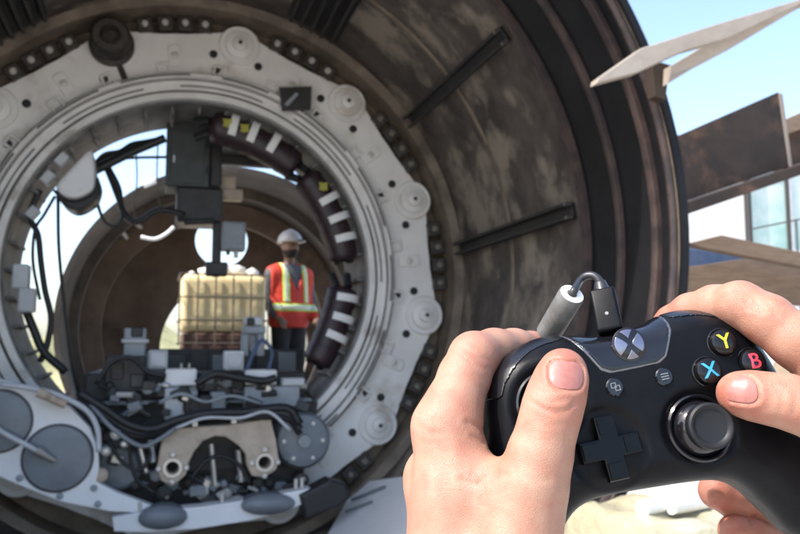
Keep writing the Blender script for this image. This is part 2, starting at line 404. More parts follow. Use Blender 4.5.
# heap of broken rubble in front of the baulk
dh = thing('debris_heap', 'heap of broken stone and timber behind the right index finger', 'debris', (at(800, 300, 5.0).x, 5, 0))
def lump(c, s, seed):
    r = random.Random(seed); bm = bmesh.new(); bmesh.ops.create_icosphere(bm, subdivisions=1, radius=1)
    for v in bm.verts: v.co = Vector((v.co.x*s*r.uniform(.7, 1.3), v.co.y*s*r.uniform(.7, 1.2), v.co.z*s*r.uniform(.5, .9)))+Vector(c)
    V = [v.co.copy() for v in bm.verts]; bm.verts.index_update(); F = [[v.index for v in f.verts] for f in bm.faces]; bm.free(); return V, F
xb = at(800, 290, 5).x
V, F = [], []
HX, HY, HZ = 1.25, .62, 1.98
def heap(a, t): return Vector((xb+.35+HX*math.cos(a)*(1-t), 5.05+HY*math.sin(a)*(1-t), HZ*(1-(1-t)**1.6)*(1+.05*math.sin(5*a+9*t))))
for j in range(11):
    for i in range(36): V.append(heap(2*PI*i/36, j/11))
V.append(heap(0, 1)); n_ = len(V)-1
for j in range(10):
    for i in range(36): F.append((j*36+i, j*36+(i+1) % 36, j*36+36+(i+1) % 36, j*36+36+i))
for i in range(36): F.append((360+i, 360+(i+1) % 36, n_))
obj('mound', (V, F), M_dirt, dh, smooth=True)
for k in range(150):
    p = heap(random.uniform(-PI, .2), random.uniform(.02, .97)); obj('chunk', lump(p, random.uniform(.04, .09), k), (M_rubble, M_rubble, M_conc, M_wood2)[k % 4], dh)
# white wrapped load under the controller
wc = at(606, 515, 2.75)
wl = thing('wrapped_pallet', 'load wrapped in white plastic film below the controller', 'pallet', (wc.x, 2.7, 0))
def film(x0, x1, y0, y1, z0, z1):
    n = 26; V, F = [], []
    r = random.Random(3)
    bm = bmesh.new(); bmesh.ops.create_grid(bm, x_segments=n, y_segments=n, size=1)
    for v in bm.verts:
        x, y = v.co.x, v.co.y; e = max(abs(x), abs(y))
        drop = 0 if e < .72 else min(1, (e-.72)/.28)
        rr = 1 if drop == 0 else .98
        k = .72 if e < .72 else .72
        sx, sy = (x/max(e, 1e-6)*min(e, .72)/.72, y/max(e, 1e-6)*min(e, .72)/.72)
        wob = .012*math.sin(9*x+4*y)+.010*math.sin(13*y-6*x)+r.uniform(-.006, .006)
        flare = 1+.05*drop+(.03*math.sin(14*math.atan2(y, x))*drop)
        v.co = Vector(((x0+x1)/2+sx*(x1-x0)/2*flare, (y0+y1)/2+sy*(y1-y0)/2*flare, z1-(z1-z0)*drop+wob*(1 if drop == 0 else .3)))
    V = [v.co.copy() for v in bm.verts]; bm.verts.index_update(); F = [[v.index for v in f.verts] for f in bm.faces]; bm.free(); return V, F
z1 = at(606, 502, 2.9).z
obj('film_cover', film(wc.x-.07, wc.x+.62, 2.35, 2.98, .16, z1), M_wrap, wl, auto=50)
for k in range(3): obj('pallet_block', bevbox(wc.x-.05+k*.27, wc.x+.06+k*.27, 2.38, 2.95, .014, .12, .004), M_wood2, wl)
for k in range(5): obj('pallet_board', bevbox(wc.x-.08, wc.x+.63, 2.36+k*.127, 2.45+k*.127, .122, .145, .003), M_wood2, wl)
for k, (dx, dz) in enumerate(((.08, .02), (.2, .025))):
    obj('film_roll', tube([(wc.x-.02+dx, 2.6, z1+.03), (wc.x+.28+dx, 2.72-.05*k, z1+.035)], .028, 12, 0), M_film, wl)
# posts that carry the beams, standing just right of the picture
for Y, py, lab in ((4.27, 158, 'dark steel post carrying the steel beam flange, far right'), (5.25, 275, 'timber post carrying the tapered beam, far right'), (5.7, 300, 'timber post carrying the wide baulk, far right')):
    p = at(846, py, Y); tag(obj('support_post', bevbox(p.x-.06, p.x+.06, Y-.05+.05, Y+.10, .012, p.z, .006), M_beam if Y < 5 else M_wood2), lab, 'post', 'posts under the beams')
# ================================================================== THE SHIELD
Y0, YB = 3.215, 6.235
RI = 2.1
sh = thing('tunnel_shield', 'huge dark rusty steel cylinder of the tunnel shield, open towards the viewer', 'tunnel shield', (AX, 4.7, .03))
def lat(prof, m, name, parent, n=144, a0=0, a1=2*PI, smooth=40, closed=True):
    """prof of (r, Y) about the shield's axis"""
    VF = lathe([(r, -(y-YB)) for r, y in prof], n, a0, a1, closed)
    return obj(name, xf(VF, ringM(YB)), m, parent, auto=smooth)
lat([(RI, Y0), (RI+.028, Y0), (RI+.028, 6.62), (RI, 6.62)], M_rust, 'shell', sh)
lat([(RI-.006, Y0-.03), (RI+.03, Y0-.03), (RI+.034, Y0-.025), (RI+.034, Y0+.2), (RI+.029, Y0+.2), (RI+.029, Y0-.004), (RI-.006, Y0-.004)], M_liner, 'mouth_lip', sh)
lat([(RI-.004, 3.225), (RI-.004, 4.03), (RI-.001, 4.03), (RI-.001, 3.225)], M_liner, 'tail_liner', sh)
for y, h, wd in ((4.05, .045, .07), (3.70, .035, .05), (3.38, .035, .06), (3.245, .03, .035)):
    lat([(RI-.002, y-wd/2), (RI-h*.8, y-wd/2+.005), (RI-h, y-wd*.2), (RI-h, y+wd*.2), (RI-h*.8, y+wd/2-.005), (RI-.002, y+wd/2)], M_ridge, 'seal_ridge', sh)
lat([(RI-.002, 5.06), (RI-.012, 5.07), (RI-.014, 5.085), (RI-.012, 5.10), (RI-.002, 5.11)], M_rust2, 'weld_seam', sh)
lat([(1.46, 6.34), (RI-.002, 6.34), (RI-.002, 6.40), (1.46, 6.40)], M_rust2, 'back_wall', sh)
lat([(RI-.003, 6.02), (RI-.07, 6.05), (RI-.075, 6.335), (RI-.003, 6.337)], M_rust2, 'wall_ledge', sh)

# longitudinal channel rails
def rail(a, y0, y1, name='stiffener_rail', wd=.10, h=.085):
    tips = []
    e = Vector((math.cos(a), 0, math.sin(a))); t = Vector((-math.sin(a), 0, math.cos(a)))
    def bx(u0, u1, r0, r1, ya, yb):
        V, F = bevbox(u0, u1, ya, yb, r0, r1, .003); return [Vector((AX, 0, AZ))+t*v[0]+e*v[2]+Vector((0, v[1], 0)) for v in V], F
    obj(name, join(bx(-wd/2, wd/2, RI-.03, RI-.004, y0, y1), bx(-wd/2, -wd/2+.02, RI-h, RI-.0305, y0, y1), bx(wd/2-.02, wd/2, RI-h, RI-.0305, y0, y1)), M_rail, sh)
    for u in (-wd/2+.01, wd/2-.01): obj('rail_tip', bx(u-.012, u+.012, RI-h-.004, RI-.04, y0-.02, y0-.002), M_railtip, sh)
for q in (-1, 1):
    pass
a1_, _ = cyl(460, 74, RI-.06); a2_, _ = cyl(521, 227, RI-.06)
for a in (a1_, a2_): rail(a, 4.16, 6.0)
st = a1_-a2_
rail(a2_-st, 4.16, 6.0)
def pad(a, wd, y0, y1):
    e = Vector((math.cos(a), 0, math.sin(a))); t = Vector((-math.sin(a), 0, math.cos(a)))
    base = Vector((AX, 0, AZ))
    def bx(u0, u1, r0, r1, ya, yb):
        V, F = bevbox(u0, u1, ya, yb, r0, r1, .004); return [base+t*v[0]+e*v[2]+Vector((0, v[1], 0)) for v in V], F
    pp = obj('ribbed_pad', bx(-wd/2, wd/2, RI-.06, RI-.012, y0, y1), M_liner, sh)
    for k in range(5):
        u = -wd/2+wd*(k+.5)/5; obj('pad_rib', bx(u-.014, u+.014, RI-.105, RI-.061, y0+.02, y1-.02), M_rail, pp)
at_, _ = cyl(322, 8, RI-.06); al_, _ = cyl(18, 22, RI-.06)
pad(at_, .42, 4.7, 5.85); pad(al_, .42, 4.7, 5.85)
# ---------------------------------------------------------------- bulkhead plate
NM = 12; A0 = 1.413; RP = 1.845
AN = [A0+k*PI/6 for k in range(NM)]
bh = thing('bulkhead_plate', 'white lobed bulkhead plate ringing the opening inside the shield', 'bulkhead', (AX, YB, AZ-RP))
out = []
for k in range(NM):
    a = AN[k]; c = (RP*math.cos(a), RP*math.sin(a))
    for i in range(13):
        b = a-1.05+2.1*i/12; out.append((c[0]+.165*math.cos(b), c[1]+.165*math.sin(b)))
    for s in (-.30, 0, .30):
        b = a+PI/12+s*PI/12*.55*1.2; out.append((1.885*math.cos(b), 1.885*math.sin(b)))
VF = plate(out, [circ(0, 0, 1.575, 128)], .07, .006)
obj('plate', xf(VF, ringM(YB+.07)), M_white, bh)
mp = None
prof_flange = [(0, 0), (.158, 0), (.158, .022), (.15, .03), (.128, .03), (.125, .022), (.112, .022), (.108, .05), (.085, .062), (0, .062)]
prof_cap = [(0, .062), (.06, .062), (.056, .085), (.035, .095), (0, .097)]
prof_pin = [(0, .097), (.016, .097), (.016, .106), (0, .107)]
prof_dark = [(0, 0), (.165, 0), (.165, .05), (.14, .06), (.14, .20), (.12, .23), (.075, .23), (.07, .12), (0, .12)]
def onring(r, a, Y, spin=0): return Matrix.Translation(rp(r, a, Y)) @ RX @ Matrix.Rotation(a+spin, 4, 'Z')
fl = cp = pn = None
for k, a in enumerate(AN):
    Mx = onring(RP, a, YB)
    if k == 1:                                       # the one left of the top is a black open socket
        dk = obj('black_socket', disc(prof_dark, 40), M_block, bh, M=Mx, auto=35); dk['label'] = 'black open socket in place of a white cap'
        continue
    if fl is None:
        fl = obj('thrust_mount', disc(prof_flange, 40), M_white, bh, M=Mx, auto=35); f = fl
        cp = obj('cap', disc(prof_cap, 28), M_ring, f, M=Mx, auto=35); pn = obj('pin', disc(prof_pin, 12), M_black, f, M=Mx, auto=35)
    else:
        f = inst('thrust_mount', fl, bh, Mx); inst('cap', cp, f, Mx); inst('pin', pn, f, Mx)
# blocks with bolts between the lobes
bk = bo = None
for k, a in enumerate(AN):
    far_side = -1.3 < (a+PI/12+PI) % (2*PI)-PI < 1.0
    if -2.95 < (a+PI/12+PI) % (2*PI)-PI < -1.25: continue
    for s in (-6.6, -2.2, 2.2, 6.6):
        b = a+PI/12+math.radians(s); Mx = onring(1.955, b, YB+.03, PI/2)
        if bk is None:
            bk = obj('bolt_block', bevbox(-.055, .055, -.055, .055, 0, .07, .006), M_block, bh, M=Mx); k_ = bk
            bo = obj('bolt', disc([(0, .07), (.026, .07), (.026, .085), (.016, .094), (0, .094)], 12), M_bolt, k_, M=Mx)
        else:
            k_ = inst('bolt_block', bk, bh, Mx); b_ = inst('bolt', bo, k_, Mx)
            if far_side: b_.material_slots[0].link = 'OBJECT'; b_.material_slots[0].material = M_bolt2
# oblong eye plates and small dark port holes on the plate
ey = None
for k, a in enumerate(AN):
    b = a+PI/12*(.95 if k % 2 else 1.05); Mx = onring(1.70, b, YB-.002, 0)
    V, F = plate(dense([(-.085, -.03), (-.06, -.045), (.06, -.045), (.085, -.03), (.085, .03), (.06, .045), (-.06, .045), (-.085, .03)], 2), [], .018, .004)
    if ey is None:
        ey = obj('eye_plate', (V, F), M_white, bh, M=Mx); e2 = obj('eye_cap', disc([(0, .018), (.03, .018), (.028, .03), (0, .033)], 16), M_bolt, ey, M=Mx)
    else: o = inst('eye_plate', ey, bh, Mx); inst('eye_cap', e2, o, Mx)
pt = None
for k, a in enumerate(AN):
    for d, r in ((.105, 1.74), (-.10, 1.73), (.085, 1.62)):
        if k == 1 and r > 1.7: continue
        Mx = onring(r, a+d, YB-.001)
        if pt is None: pt = obj('port_hole', disc([(0, 0), (.032, 0), (.032, .006), (.024, .008), (.022, .002), (0, .002)], 14), M_rubber, bh, M=Mx)
        else: inst('port_hole', pt, bh, Mx)
# clips on the ring edge
cl = None
for k in range(24):
    a = AN[0]+k*PI/12+.07; Mx = onring(1.60, a, YB-.001, 0)
    if cl is None: cl = obj('clip', join(bevbox(-.045, .045, -.05, -.03, 0, .03, .003), bevbox(-.045, .045, .03, .05, 0, .03, .003), bevbox(.03, .045, -.029, .029, 0, .03, .003)), M_white, bh, M=Mx)
    else: inst('clip', cl, bh, Mx)
# black square hatch
obj('hatch', pixplate([(279, 87), (312, 86), (311, 110), (282, 111)], 6.095, .012), M_black, bh)
ht = obj('hatch_bar', pixplate([(284, 104), (296, 92), (299, 94), (288, 106)], 6.082, .012), M_grey, bh)
# drip rail under the black socket
obj('drip_bar', tube([rp(1.70, AN[1], YB-.02), rp(1.52, AN[1]-.005, YB-.02)], .022, 8, 0), M_block, bh)
# ---------------------------------------------------------------- rotating erector ring
er = thing('erector_ring', 'white ribbed rotating ring lining the round opening', 'ring', (AX, YB, AZ-1.5))
lat([(1.50, 6.12), (1.53, 6.12), (1.54, 6.14), (1.54, 6.30), (1.50, 6.30)], M_ring, 'outer_rim', er, 160)
lat([(1.345, 6.325), (1.60, 6.325), (1.60, 6.338), (1.345, 6.338)], M_rubber, 'dark_backing', er, 160)  # black ring added behind the gaps between rims and plate to darken them
lat([(1.415, 6.17), (1.487, 6.17), (1.487, 6.32), (1.415, 6.32)], M_ring, 'track', er, 160)
lat([(1.34, 6.14), (1.385, 6.14), (1.393, 6.15), (1.393, 6.32), (1.34, 6.32)], M_ring, 'inner_rim', er, 160)
lat([(1.325, 6.21), (1.339, 6.20), (1.339, 6.95), (1.325, 6.95)], M_drum, 'drum', er, 160)
for k in range(14):
    a = k*2*PI/14; w_ = .17 if k % 3 else .12
    lat([(1.512, 6.116), (1.524, 6.116), (1.524, 6.13), (1.512, 6.13)], M_rubber, 'dark_slot', er, 16, a-w_, a+w_)  # raised black arcs paint the darkness of open slots
for k in range(10):
    a = k*2*PI/10+.2
    lat([(1.44, 6.166), (1.450, 6.166), (1.450, 6.18), (1.44, 6.18)], M_rubber, 'dark_slot', er, 16, a-.22, a+.22)
rb = None
for k in range(40):
    a = k*2*PI/40; Mx = onring(1.33, a, 6.5, 0)
    V, F = bevbox(-.06, -.001, -.012, .012, -.2, .2, .003)
    if rb is None: rb = obj('drum_rib', (V, F), M_drum, er, M=Mx)
    else: inst('drum_rib', rb, er, Mx)
# ribs and dirty boxes at the upper left inside of the ring
for px, py, s in ((33, 213, .9), (48, 178, 1), (62, 160, 1)):
    obj('tray', xf(bevbox(-.05*s, .05*s, -.05, .05, -.035, .035, .008), Matrix.Translation(at(px, py, 6.3)) @ Matrix.Rotation(-.9, 4, 'Y')), M_lgrey, er)
for px, py in ((20, 276), (26, 300)):
    obj('sensor_box', pbox(px-9, py-12, px+9, py+12, 6.1, .12), M_lgrey, er)
# ---------------------------------------------------------------- hose sleeves with straps
def sleeve(label, ang0, ang1, r0, straps, marks=(), Y=6.35):
    t = thing('hose_sleeve', label, 'hose sleeve', rp(r0, math.radians((ang0+ang1)/2), Y), 'hose sleeves inside the erector ring')
    n = 22; pts = [rp(r0-.02*math.sin(PI*i/n*1.0), math.radians(ang0+(ang1-ang0)*i/n), Y) for i in range(n+1)]
    obj('sleeve', tube(pts, lambda s: .125*(min(1, .55+s*9, .55+(1-s)*9))*(1+.03*math.sin(s*40)), 16, 0), M_maroon, t, smooth=True)
    for sgn, aa in ((1, ang0), (-1, ang1)):
        for d in (-.05, .045):
            b = math.radians(aa); p = rp(r0+d, b, Y); q = rp(r0+d*1.4-.02, b+(-.09 if ang0 < aa else .09)*(1), Y+.05)
            obj('hose_end', tube([p, q], .035, 10, 0), M_rubber, t)
    for sa in straps:
        b = math.radians(sa); c = rp(r0, b, Y); e = Vector((math.cos(b), 0, math.sin(b))); tg = Vector((-math.sin(b), 0, math.cos(b))); V, F = [], []
        m = 16
        for i in range(m+1):
            ph = -.35+2.4*i/m                         # wraps the outer and camera side
            u = e*math.cos(ph)+Vector((0, -1, 0))*math.sin(ph)
            for rr in (.122, .140):
                for s in (-.03, .03): V.append(c+u*rr+tg*s)
        for i in range(m):
            k = i*4
            for a_, b_ in ((0, 1), (1, 3), (3, 2), (2, 0)): F.append((k+a_, k+b_, k+4+b_, k+4+a_))
        F += [(0, 2, 3, 1), (m*4, m*4+1, m*4+3, m*4+2)]
        obj('strap', (V, F), M_strap, t, auto=40)
    for sa, rr in marks:
        b = math.radians(sa); e = Vector((math.cos(b), 0, math.sin(b)))
        obj('yellow_tag', lump_flat(rp(r0+rr, b, Y-.127), .05), M_yellow, t)
    return t
def lump_flat(c, s):
    pts = [(s*.7, -s*.6), (s*.6, s*.2), (s*.75, s*.7), (-s*.1, s*.55), (-s*.75, s*.6), (-s*.55, 0), (-s*.7, -s*.6), (0, -s*.75)]
    V, F = plate(pts, [], .012, .002); return [Vector((c[0]+v.x, c[1]-v.z, c[2]+v.y)) for v in V], F
sleeve('dark maroon hose sleeve with yellow marks at the top of the ring', 86, 49, 1.19, (77.5, 70, 61.5), ((80, .02), (73.5, .02)))
sleeve('dark maroon hose sleeve on the right, above the worker', 45, 7, 1.19, (32, 24, 16), ((37, .03),))
sleeve('dark maroon hose sleeve low on the right beside the worker', -3, -36, 1.17, (-7.5, -15.5, -23), ())
# ================================================================== ERECTOR AND ITS BOXES
ec = thing('control_cabinet', 'dark green grey cabinet hanging at the top of the opening', 'cabinet', at(190, 200, 6.7))
obj('body', pbox(165, 122, 217, 186, 6.75, .35, .012), M_cab, ec)
obj('door', pbox(170, 132, 205, 182, 6.738, .01, .003), M_cab, ec)
obj('hinge', pbox(206, 140, 208, 148, 6.73, .015, .002), M_black, ec); obj('hinge', pbox(206, 166, 208, 174, 6.73, .015, .002), M_black, ec)
obj('latch', pbox(173, 155, 175, 162, 6.725, .013, .002), M_metal, ec)
bm_ = thing('erector_beam', 'black erector beam and column hanging below the cabinet', 'beam', at(205, 222, 6.85))
obj('head', pbox(176, 188, 223, 221, 6.72, .4, .02), M_black, bm_)
obj('side_arm', pbox(209, 132, 223, 187, 6.70, .4, .02), M_black, bm_)
obj('column', pbox(212, 222, 222, 276, 6.75, .12, .01), M_black, bm_)
obj('foot', pbox(206, 262, 228, 275, 6.74, .14, .01), M_black, bm_)
obj('cross_tube', tube([at(184, 222, 6.7), at(214, 221, 6.7)], .025, 10, 0), M_black, bm_)
jb = thing('junction_box', 'small plain grey box hanging from the black column', 'box', at(234, 250, 6.6))
obj('body', pbox(222, 222, 246, 250, 6.62, .13, .008), M_grey, jb)
obj('lid', pbox(223.5, 223.5, 244.5, 248.5, 6.608, .01, .003), M_grey, jb)
obj('gland', tube([at(236, 250, 6.67), at(236, 258, 6.67)], .02, 10, 0), M_bolt, jb)
obj('gland', tube([at(228, 250, 6.67), at(228, 255, 6.67)], .016, 10, 0), M_black, jb)
lp = thing('camera_lamp', 'small cream double lamp housing under the top sleeve', 'lamp', at(230, 188, 6.9))
obj('housing', pbox(220, 176, 236, 190, 6.9, .12, .01), M_beige, lp); obj('housing', pbox(222, 189, 243, 199, 6.88, .12, .01), M_beige, lp)
# white motor cover, upper left
mc = thing('motor_cover', 'white rounded motor cover with black underside at upper left', 'cover', at(78, 200, 6.3))
obj('shell', pixplate(dense([(56, 185), (72, 166), (88, 150), (93, 153), (95, 178), (92, 190), (76, 198), (62, 195)], 4), 6.18, .34, bevel=.03), M_vac, mc, auto=40)
obj('underside', pixplate(dense([(54, 188), (62, 197), (76, 200), (92, 192), (97, 176), (100, 186), (94, 201), (76, 210), (62, 203)], 4), 6.2, .30, bevel=.02), M_rubber, mc, auto=40)
# ---------------------------------------------------------------- cables
def cable(label, pts, Y, r, m=None, cat='cable', name='cable', grp='cables in the opening'):
    P = [at(p[0], p[1], p[2] if len(p) > 2 else Y) for p in pts]
    return tag(obj(name, tube(P, r, 8, 6), m or M_rubber, smooth=True), label, cat, grp)
cable('thin black cable hanging straight down at the left of the opening', [(58, 196), (59, 250), (65, 310), (74, 375), (84, 410)], 6.4, .013)
cable('thick black cable loop hanging below the left clump', [(106, 170), (114, 190), (122, 215), (116, 226), (105, 222), (98, 205), (97, 190)], 6.5, .013)
cable('black cable bundle curving from clump to the beam', [(108, 168), (118, 188), (122, 210), (136, 222), (160, 210), (185, 215)], 6.6, .026)
cable('horizontal black cable crossing the sky at the top left', [(98, 163), (130, 158), (166, 157)], 6.7, .012)
cable('thin grey cord hanging in front of the sky at top left', [(136, 150), (137, 180), (134, 205), (136, 222)], 6.8, .006, M_cage)
cable('thin cord left of the dark cabinet', [(158, 140), (157, 180), (160, 205)], 6.8, .006, M_cage)
for i, (off, lab) in enumerate(((0, 'fattest'), (6, 'second'), (11, 'thinnest'))):
    cable('%s black hose twisting around the left clump' % lab, [(92, 172-off*.3), (104, 166-off), (120, 158-off*.6), (132, 152-off*.7), (146, 146-off*.4), (165, 138)], 6.45+.04*i, (.034, .026, .02)[i], cat='hose', name='hose')
cable('black cable arcing along the left inside of the ring', [(40, 190), (30, 215), (38, 235), (41, 262), (45, 290), (51, 318), (47, 345), (40, 362)], 6.35, .022)
cable('thin black cable at the far left inside of the ring', [(55, 196), (44, 215), (35, 230), (33, 262), (40, 300)], 6.3, .012)
cable('black hose tied down the left rim', [(22, 300), (34, 330), (44, 352), (66, 372)], 6.3, .03, cat='hose', name='hose')
# ================================================================== MACHINE BED IN THE LOWER OPENING
mb = thing('machine_bed', 'dark cluttered machine bed filling the bottom of the opening', 'machine', (at(200, 500, 7).x, 7, AZ-RP))
obj('base_frame', pixplate([(62, 396), (96, 404), (300, 404), (318, 402), (312, 440), (302, 478), (290, 500), (200, 520), (120, 512), (80, 480)], 6.03, .06), M_black, mb)
obj('deck', pbox(84, 372, 306, 402, 6.1, 1.4, .01), M_black, mb)
obj('deck_beam', pbox(90, 398, 312, 406, 5.92, .1, .006), M_disc, mb)
# beige clevis plate with two bolted eyes
bp = thing('clevis_bracket', 'worn beige clevis plate with arch and two bolted eyes', 'bracket', at(218, 480, 5.7))
arch = [(164, 430), (196, 427), (230, 425), (262, 420), (271, 420), (276, 440), (279, 460), (276, 470), (264, 478), (252, 476), (247, 466), (246, 455), (239, 446), (226, 437), (215, 436), (203, 441), (194, 452), (189, 462), (186, 475), (173, 486), (161, 481), (157, 468), (160, 450)]
def hole(cx, cy, r): return [(cx+r*math.cos(2*PI*i/20), cy+r*math.sin(2*PI*i/20)) for i in range(20)]
obj('plate', pixplate(arch, 5.66, .14, [hole(172.5, 468, 6), hole(264.5, 462.5, 6)], .008), M_beige, bp)
for cx, cy in ((172.5, 468), (264.5, 462.5)):
    c = at(cx, cy, 5.66); Mx = Matrix.Translation(c) @ RX
    e = obj('eye_bush', lathe([(.045, -.12), (.062, -.12), (.062, .018), (.045, .018)], 28), M_metal, bp, M=Mx, auto=35)
    for q in range(4):
        b = PI/4*0+q*PI/2; obj('bolt', disc([(0, 0), (.02, 0), (.02, .016), (.012, .022), (0, .022)], 10), M_bolt, e, M=Mx @ Matrix.Translation((.088*math.cos(b), .088*math.sin(b), .001)))
obj('rear_web', pixplate([(168, 436), (270, 428), (272, 466), (166, 474)], 5.94, .06, bevel=.004), M_black, bp)
for cx, cy in ((195, 424), (234, 421)):
    obj('lug', pbox(cx-3, cy-3, cx+3, cy+3, 5.65, .05, .004), M_bolt, bp)
# boxes and valve blocks on the bed
def unit(name, label, cat, rects, Y, m, grp='small units on the machine bed'):
    Y -= .62
    x0, y0, x1, y1 = rects[0][:4]; t = thing(name, label, cat, at((x0+x1)/2, y1, Y), grp)
    for i, r in enumerate(rects):
        nm = r[5] if len(r) > 5 else ('body' if i == 0 else 'panel')
        mm = r[6] if len(r) > 6 else m
        obj(nm, pbox(r[0], r[1], r[2], r[3], Y-(.014*i if len(r) < 8 else r[7]), r[4], .008), mm, t)
    return t
unit('valve_block', 'pale grey valve block with black top recess left of the tote', 'valve block', [(123, 328, 146, 362, .25), (131, 327, 143, 337, .05, 'recess', M_black), (121, 339, 149, 343, .05, 'flange', M_lgrey)], 6.7, M_grey)
unit('terminal_box', 'light grey square box beside the valve block', 'box', [(148, 350, 168, 369, .2), (150, 352, 166, 367, .012, 'lid', M_lgrey)], 6.62, M_lgrey)
unit('white_box', 'bright white box in front of the tote on the bed', 'box', [(165, 369, 197, 386, .25), (180, 363, 182.5, 369, .03, 'stub', M_bolt), (188, 363, 190.5, 369, .03, 'stub', M_bolt)], 6.52, M_vac)
unit('drive_unit', 'blue grey upright unit with two posts right of the tote', 'unit', [(244, 326, 266, 334, .2), (245, 317, 263, 325, .16, 'head', M_lgrey), (247, 318, 255, 325, .02, 'screen', M_black), (242, 334, 249, 356, .14, 'post', M_grey), (257, 334, 265, 356, .14, 'post', M_grey), (250, 335, 256, 352, .02, 'panel', M_disc)], 6.72, M_grey)
unit('terminal_box', 'pale box left of the upright unit on the bed', 'box', [(225, 351, 244, 370, .2), (227, 353, 242, 368, .012, 'lid', M_lgrey)], 6.6, M_vac)
unit('equipment_cover', 'white cover panel in front of the worker, with grey skirt', 'cover', [(245, 370, 277, 385, .3), (244, 386, 300, 408, .2, 'skirt', M_grey), (282, 378, 305, 386, .1, 'tab', M_lgrey)], 6.48, M_vac)
unit('equipment_cover', 'slanted blue grey cover plate behind the hoses', 'cover', [(164, 388, 184, 420, .2), (184.5, 390, 198, 398, .12, 'bridge', M_grey), (210, 392, 226, 416, .14, 'step', M_grey)], 6.46, M_lgrey)
unit('pump', 'pair of black square pump housings between grey covers', 'pump', [(184, 396, 198, 418, .2, 'housing', M_black), (199, 395, 212, 416, .2, 'housing', M_black)], 6.42, M_black)
unit('manifold', 'dark manifold under the white box on the bed', 'manifold', [(200, 372, 244, 392, .25), (204, 376, 214, 384, .05, 'port', M_disc), (222, 380, 232, 388, .05, 'port', M_disc)], 6.55, M_black)
unit('gearbox', 'dark gearbox low at the left of the bed', 'gearbox', [(104, 356, 146, 392, .3), (110, 362, 124, 380, .06, 'cover', M_block), (130, 374, 144, 388, .05, 'cover', M_cab)], 6.6, M_black)
# round motor end next to the bed
mo = thing('electric_motor', 'blue grey round motor end at the right of the bed', 'motor', at(304, 470, 5.85))
c = at(302, 440, 5.85); Mx = Matrix.Translation(c) @ RX
obj('casing', disc([(0, -.3), (.2, -.3), (.205, 0), (.18, .05), (.1, .07), (0, .075)], 40), M_disc, mo, M=Mx, auto=35)
obj('hub', disc([(0, .075), (.05, .075), (.045, .11), (0, .115)], 20), M_grey, mo, M=Mx, auto=35)
for q in range(6): obj('bolt', disc([(0, .06), (.014, .06), (.014, .078), (0, .08)], 8), M_bolt, mo, M=Mx @ Matrix.Translation((.14*math.cos(q*PI/3), .14*math.sin(q*PI/3), -.002)))
ct = thing('counter_tank', 'round grey canister low between the hoses and the disc plate', 'canister', at(118, 490, 5.9))
c = at(118, 468, 5.9); Mx = Matrix.Translation(c) @ RX
obj('canister', disc([(0, -.2), (.15, -.2), (.155, 0), (.13, .03), (0, .04)], 32), M_disc, ct, M=Mx, auto=35)
for k, (x0, y0, x1, y1) in enumerate(((140, 448, 146, 472), (150, 440, 153, 462), (128, 434, 131, 446), (211, 444, 215, 486), (238, 450, 241, 482))):
    tag(obj('push_rod', tube([at(x0, y0, 5.75), at(x1, y1, 5.75)], .02, 10, 0), M_metal if k != 1 else M_lgrey),
        ['slanted bright rod left of the clevis plate', 'thin grey rod left of the clevis plate', 'short bright rod below the hoses', 'bright vertical rod under the clevis arch', 'dull vertical rod under the right of the arch'][k], 'rod', 'rods in the machine bed')
for k, (cx, cy, r) in enumerate(((116, 434, .035), (124, 444, .024), (106, 451, .03), (101, 475, .045))):
    tag(obj('fitting', disc([(0, -.05), (r, -.05), (r, .03), (r*.6, .045), (0, .05)], 16), M_bolt if k < 3 else M_beige, M=Matrix.Translation(at(cx, cy, 5.66)) @ RX, auto=35),
        ['round bright fitting under the sagging hoses', 'small bright fitting right of the round one', 'bright nipple at the edge of the disc plate', 'cream fitting at the tip of the disc plate'][k], 'fitting', 'bright fittings in the machine bed')
for i, (lab, pts_, Yc, r_, m_) in enumerate((
    ('thin grey blue hose drooping under the black hoses', [(90, 404), (112, 428), (140, 446), (158, 440), (176, 428)], 5.6, .016, M_disc),
    ('thin pale cable draped over the clevis plate', [(176, 428), (205, 418), (240, 418), (268, 412), (290, 430)], 5.56, .011, M_lgrey),
    ('thin black cable coiled left of the clevis plate', [(108, 440), (122, 462), (140, 470), (150, 455), (142, 440), (130, 448), (136, 478), (156, 494)], 5.7, .013, M_rubber),
    ('black cable running under the clevis arch', [(190, 480), (205, 462), (222, 456), (240, 466), (250, 484)], 5.72, .014, M_rubber),
    ('blue hose rising beside the upright unit', [(268, 372), (272, 352), (262, 340), (254, 352), (246, 372)], 5.9, .014, M_blue),
    ('black cable looping over the left gearbox', [(96, 384), (112, 362), (132, 358), (148, 372), (166, 376)], 5.85, .016, M_rubber),
    ('grey cable crossing the pump housings', [(160, 402), (182, 394), (206, 402), (232, 396), (262, 404)], 5.7, .012, M_grey))):
    cable(lab, pts_, Yc, r_, m_, grp='thin lines on the bed')
obj('rear_guard', pbox(140, 349, 304, 376, 6.9, .04, .006), M_black, mb)
for k in range(7): obj('guard_plate', pbox(146+k*22, 352+3*(k % 2), 164+k*22, 374, 6.86, .03, .004), (M_disc, M_cab, M_black)[k % 3], mb)
tag(obj('pipe_union', tube([at(38, 392, 5.48), at(66, 405, 5.48)], lambda s: .032+.012*math.sin(s*12), 12, 0), M_beige), 'dirty brown pipe union on top of the disc plate', 'fitting')
hb = [('uppermost sagging black hose across the bed', 0, .032), ('middle sagging blue black hose across the bed', 5, .03), ('lowest sagging black hose across the bed', 10, .026)]
